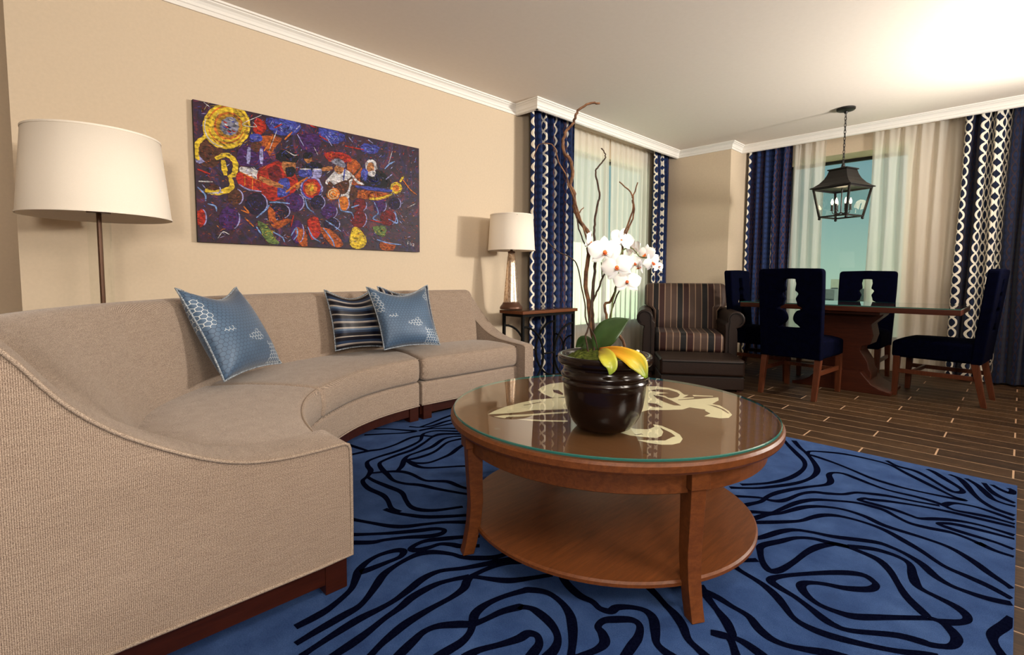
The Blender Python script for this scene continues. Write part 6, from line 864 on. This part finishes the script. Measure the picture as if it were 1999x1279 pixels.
def dining_chair(label, x, y, rz):
    t = thing('dining_chair', label, 'chair', (x, y, 0), rz, 'parsons chairs around the dining table')
    # +y is forward; back stands at y = -.27
    hp = [(.038, 1.000), (.045, .985), (.050, .96), (.046, .935), (.043, .905), (.058, .892), (.066, .875), (.055, .855), (.047, .835), (.056, .805), (.062, .780), (.090, .765), (.094, .748), (.060, .738), (.040, .715), (.030, .690), (.028, .66), (.045, .630), (.068, .612), (.070, .594)]
    hole = [(a_, z) for a_, z in hp]+[(-a_, z) for a_, z in hp[::-1]]
    hole = [(p.x, p.y) for p in smooth_path([(a_, z, 0) for a_, z in hole], 3, True)]
    w1, w0 = .250, .238
    outer = [(-w0, .335), (w0, .335), (w1, .9)]
    outer += [(w1-.03+.03*math.cos(R(a_)), 1.055+.03*math.sin(R(a_))) for a_ in (0, 30, 60, 90)]+[(0, 1.09)]+[(-w1+.03+.03*math.cos(R(a_)), 1.055+.03*math.sin(R(a_))) for a_ in (90, 120, 150, 180)]+[(-w1, .9)]
    m_ = Matrix(((1, 0, 0, 0), (0, 0, -1, 0), (0, 1, 0, 0), (0, 0, 0, 1)))
    bk = plate('backrest', [outer, hole], .075, 'navy', t, bevel=.012, axis_m=m_)
    for v_ in bk.data.vertices: v_.co.y += -.245-(v_.co.z-.335)*.095
    for p in bk.data.polygons: p.use_smooth = False
    bm = bmesh.new(); box(bm, -.235, .235, -.235, .30, .335, .475); bmesh.ops.subdivide_edges(bm, edges=bm.edges[:], cuts=5, use_grid_fill=True)
    for v_ in bm.verts:
        if v_.co.z > .44: v_.co.z += .035*(1-(v_.co.x/.235)**4*.6)*(1-max(0, (v_.co.y)/.30)**6)
    obj('seat', bm, 'navy', t, bevel=.035, segs=4, ang=60)
    def leg(x0, y0, x1, y1, a_, b_, z1=.345):
        bm = bmesh.new(); loft(bm, [[(x0-a_, y0-a_, 0), (x0+a_, y0-a_, 0), (x0+a_, y0+a_, 0), (x0-a_, y0+a_, 0)], [(x1-b_, y1-b_, z1), (x1+b_, y1-b_, z1), (x1+b_, y1+b_, z1), (x1-b_, y1+b_, z1)]]); return bm
    for sx in (-1, 1):
        obj('leg', leg(sx*.212, .268, sx*.212, .262, .018, .024), 'legwood', t, bevel=.002)
        obj('leg', leg(sx*.212, -.305, sx*.212, -.235, .018, .024), 'legwood', t, bevel=.002)
        obj('stretcher', B(sx*.212-.009, sx*.212+.009, -.26, .25, .20, .235), 'legwood', t)
    obj('stretcher', B(-.20, .20, .14, .16, .205, .235), 'legwood', t)
    return t
ch = dining_chair('navy dining chair seen from behind, nearest the camera, with a cutout in its back', 4.895, 1.335, R(-94))
copy_tree(ch, (6.03, 1.14, 0), (0, 0, R(90)), 'navy dining chair on the window side of the table, its cutout back facing the camera')
copy_tree(ch, (5.50, 1.845, 0), (0, 0, R(180)), 'navy dining chair at the left end of the dining table beside the corner column')
copy_tree(ch, (5.56, .445, 0), (0, 0, R(-5)), 'navy dining chair seen from the side at the right end of the dining table')

# ================================================================== LANTERN
NX, NY = 5.70, 1.27
ang = R(-19)
t = thing('pendant_lantern', 'black metal lantern with lit candle bulbs hanging on a chain over the dining table', 'lamp', (NX, NY, H), 0)
def obl(n, bm, m, parent=None, rot=True, **k_):
    if rot: bm.transform(Matrix.Rotation(ang, 4, 'Z'))
    bm.transform(Matrix.Translation((0, 0, -H))); return obj(n, bm, m, parent or t, **k_)
obl('canopy', LB([(.0005, 2.585), (.012, 2.585), (.018, 2.600), (.070, 2.612), (.078, 2.620), (.078, H), (.0005, H)], n=40), 'bronze', smooth=False)
bm = bmesh.new(); nlink = 15
for i in range(nlink):
    z = 2.585-(i+.5)*(2.585-2.115)/nlink; pts = []
    for k_ in range(14):
        a_ = 2*PI*k_/14; q = Vector((.009*math.cos(a_), 0, .021*math.sin(a_)))
        if i % 2: q = Vector((0, q.x, q.z))
        pts.append(q+Vector((0, 0, z)))
    tube(bm, pts, .0028, 6, closed=True)
obl('chain', bm, 'bronze', smooth=True)
tube_b = bmesh.new(); tube(tube_b, [(0.004, 0, 2.59), (.006, .004, 2.3), (0, 0, 2.10)], .0018, 6); obl('cord', tube_b, 'bronze')
# roof: flared square
def sq(h_, z): return [(h_, h_, z), (-h_, h_, z), (-h_, -h_, z), (h_, -h_, z)]
bm = bmesh.new(); loft(bm, [sq(h_, z) for h_, z in [(.088, 2.060), (.094, 2.062), (.094, 2.052), (.084, 2.048), (.094, 2.010), (.111, 1.970), (.139, 1.930), (.172, 1.900), (.195, 1.888), (.195, 1.880), (.172, 1.878)]])
obl('roof', bm, 'bronze')
obl('finial_cap', LB([(.0005, 2.058), (.052, 2.058), (.054, 2.066), (.030, 2.072), (.016, 2.088), (.016, 2.10), (.010, 2.115), (.0005, 2.115)], n=24), 'bronze')
bm = bmesh.new(); ht_, hb_, zt_, zb_ = .173, .128, 1.885, 1.600
for sx, sy in ((1, 1), (-1, 1), (-1, -1), (1, -1)):
    loft(bm, [[(sx*hb_+a_, sy*hb_+b_, zb_) for a_, b_ in ((-.008, -.008), (.008, -.008), (.008, .008), (-.008, .008))], [(sx*ht_+a_, sy*ht_+b_, zt_) for a_, b_ in ((-.008, -.008), (.008, -.008), (.008, .008), (-.008, .008))]])
for a_ in range(4):
    b2 = bmesh.new(); box(b2, -hb_, hb_, hb_-.009, hb_+.009, zb_, zb_+.014); box(b2, -ht_, ht_, ht_-.009, ht_+.009, zt_-.02, zt_); b2.transform(Matrix.Rotation(a_*PI/2, 4, 'Z'))
    me = bpy.data.meshes.new('tmp'); b2.to_mesh(me); b2.free(); bm.from_mesh(me); bpy.data.meshes.remove(me)
obl('frame', bm, 'bronze')
for sx, sy in ((1, 1), (-1, 1), (-1, -1), (1, -1)):
    bm = bmesh.new(); bmesh.ops.create_uvsphere(bm, u_segments=12, v_segments=8, radius=.013, matrix=Matrix.Translation((sx*hb_, sy*hb_, zb_-.010))); obl('foot_ball', bm, 'bronze', smooth=True)
for a_ in range(4):
    bm = bmesh.new(); loft(bm, [[(-hb_+.01, hb_, zb_+.012), (hb_-.01, hb_, zb_+.012), (hb_-.01, hb_+.002, zb_+.012), (-hb_+.01, hb_+.002, zb_+.012)], [(-ht_+.01, ht_, zt_-.018), (ht_-.01, ht_, zt_-.018), (ht_-.01, ht_+.002, zt_-.018), (-ht_+.01, ht_+.002, zt_-.018)]])
    bm.transform(Matrix.Rotation(a_*PI/2, 4, 'Z')); obl('pane', bm, 'glass')
bm = bmesh.new(); tube(bm, [(0, 0, 2.05), (0, 0, 1.635)], .006, 8)
for k_ in range(6):
    a_ = k_*PI/3; c_, s_ = math.cos(a_), math.sin(a_); tube(bm, smooth_path([(0, 0, 1.65), (.03*c_, .03*s_, 1.635), (.065*c_, .065*s_, 1.64), (.075*c_, .075*s_, 1.675)], 4), .004, 6)
obl('candle_arms', bm, 'bronze')
for k_ in range(6):
    a_ = k_*PI/3; x, y = .075*math.cos(a_), .075*math.sin(a_)
    cd = obl('candle_sleeve', LB([(.0005, 1.668), (.015, 1.668), (.015, 1.672), (.0105, 1.674), (.0105, 1.725), (.0005, 1.725)], x, y, 16), 'bronze')
    obl('bulb', LB([(.0005, 1.725), (.006, 1.727), (.0115, 1.742), (.011, 1.755), (.006, 1.772), (.0005, 1.784)], x, y, 14), 'bulb', cd, smooth=True)
pl_ = bpy.data.lights.new('lantern_light', 'POINT'); po = bpy.data.objects.new('lantern_light', pl_); COL.objects.link(po); po.location = (NX, NY, 1.80); pl_.energy = 1.2; pl_.color = (1, .78, .5); pl_.shadow_soft_size = .05

# ================================================================== CITY OUTSIDE
bmat = noisy('pale_render', (.17, .18, .13), (.20, .21, .15), 2, .9)
b2 = noisy('grey_render', (.05, .06, .055), (.07, .08, .07), 2, .9); gnd = noisy('hazy_ground', (.13, .15, .11), (.18, .20, .14), .05, .95); yel = simple('lit_roof', (.24, .24, .10), .9)
bw = simple('facade_glass', (.012, .02, .018), .6)
struct('ground', B(7, 900, -500, 900, -31, -30), gnd)
def building(label, x, y, w_, d_, z1, mat, z0=-30, rows=0, cols=0, group='buildings seen through the dining window'):
    t = thing('building', label, 'building', (x, y, z0), 0, None)
    obj('walls', B(-d_/2, d_/2, -w_/2, w_/2, 0, z1-z0), mat, t)
    if rows:
        for r_ in range(rows):
            bm = bmesh.new(); z = (z1-z0)-2.2-r_*3.0
            for c_ in range(cols):
                yc = -w_/2+w_*(c_+.5)/cols; box(bm, -d_/2-.15, -d_/2+.1, yc-w_/cols*.36, yc+w_/cols*.36, z-1.2, z+.5)
            obj('window_row', bm, bw, t)
    return t
def far(px_ratio, dist): return px_ratio*dist
building('pale tower with balcony bands seen through the cutout of the far dining chair', 92, 17.0, 2.4, 5, 1.3, bmat, rows=6, cols=1)
building('grey block left of the far dining chair, seen through the dining window', 110, 25.1, 2.2, 8, -.9, b2, rows=3, cols=3)
building('pale narrow tower beside the grey block outside the dining window', 118, 26.0, 1.5, 6, 1.0, bmat, rows=4, cols=1)
building('low white building at the foot of the grey block', 80, 18.1, 4, 4, -2.1, simple('white_render', (.27, .28, .24), .9))
building('low yellow-lit building seen below the dining table edge', 60, 13.9, 3.2, 5, -3.5, yel)
building('large pale building across the street behind the white sheers', 17, 15.2, 3, 26, 2.55, simple('bright_facade', (.80, .86, .62), .9))
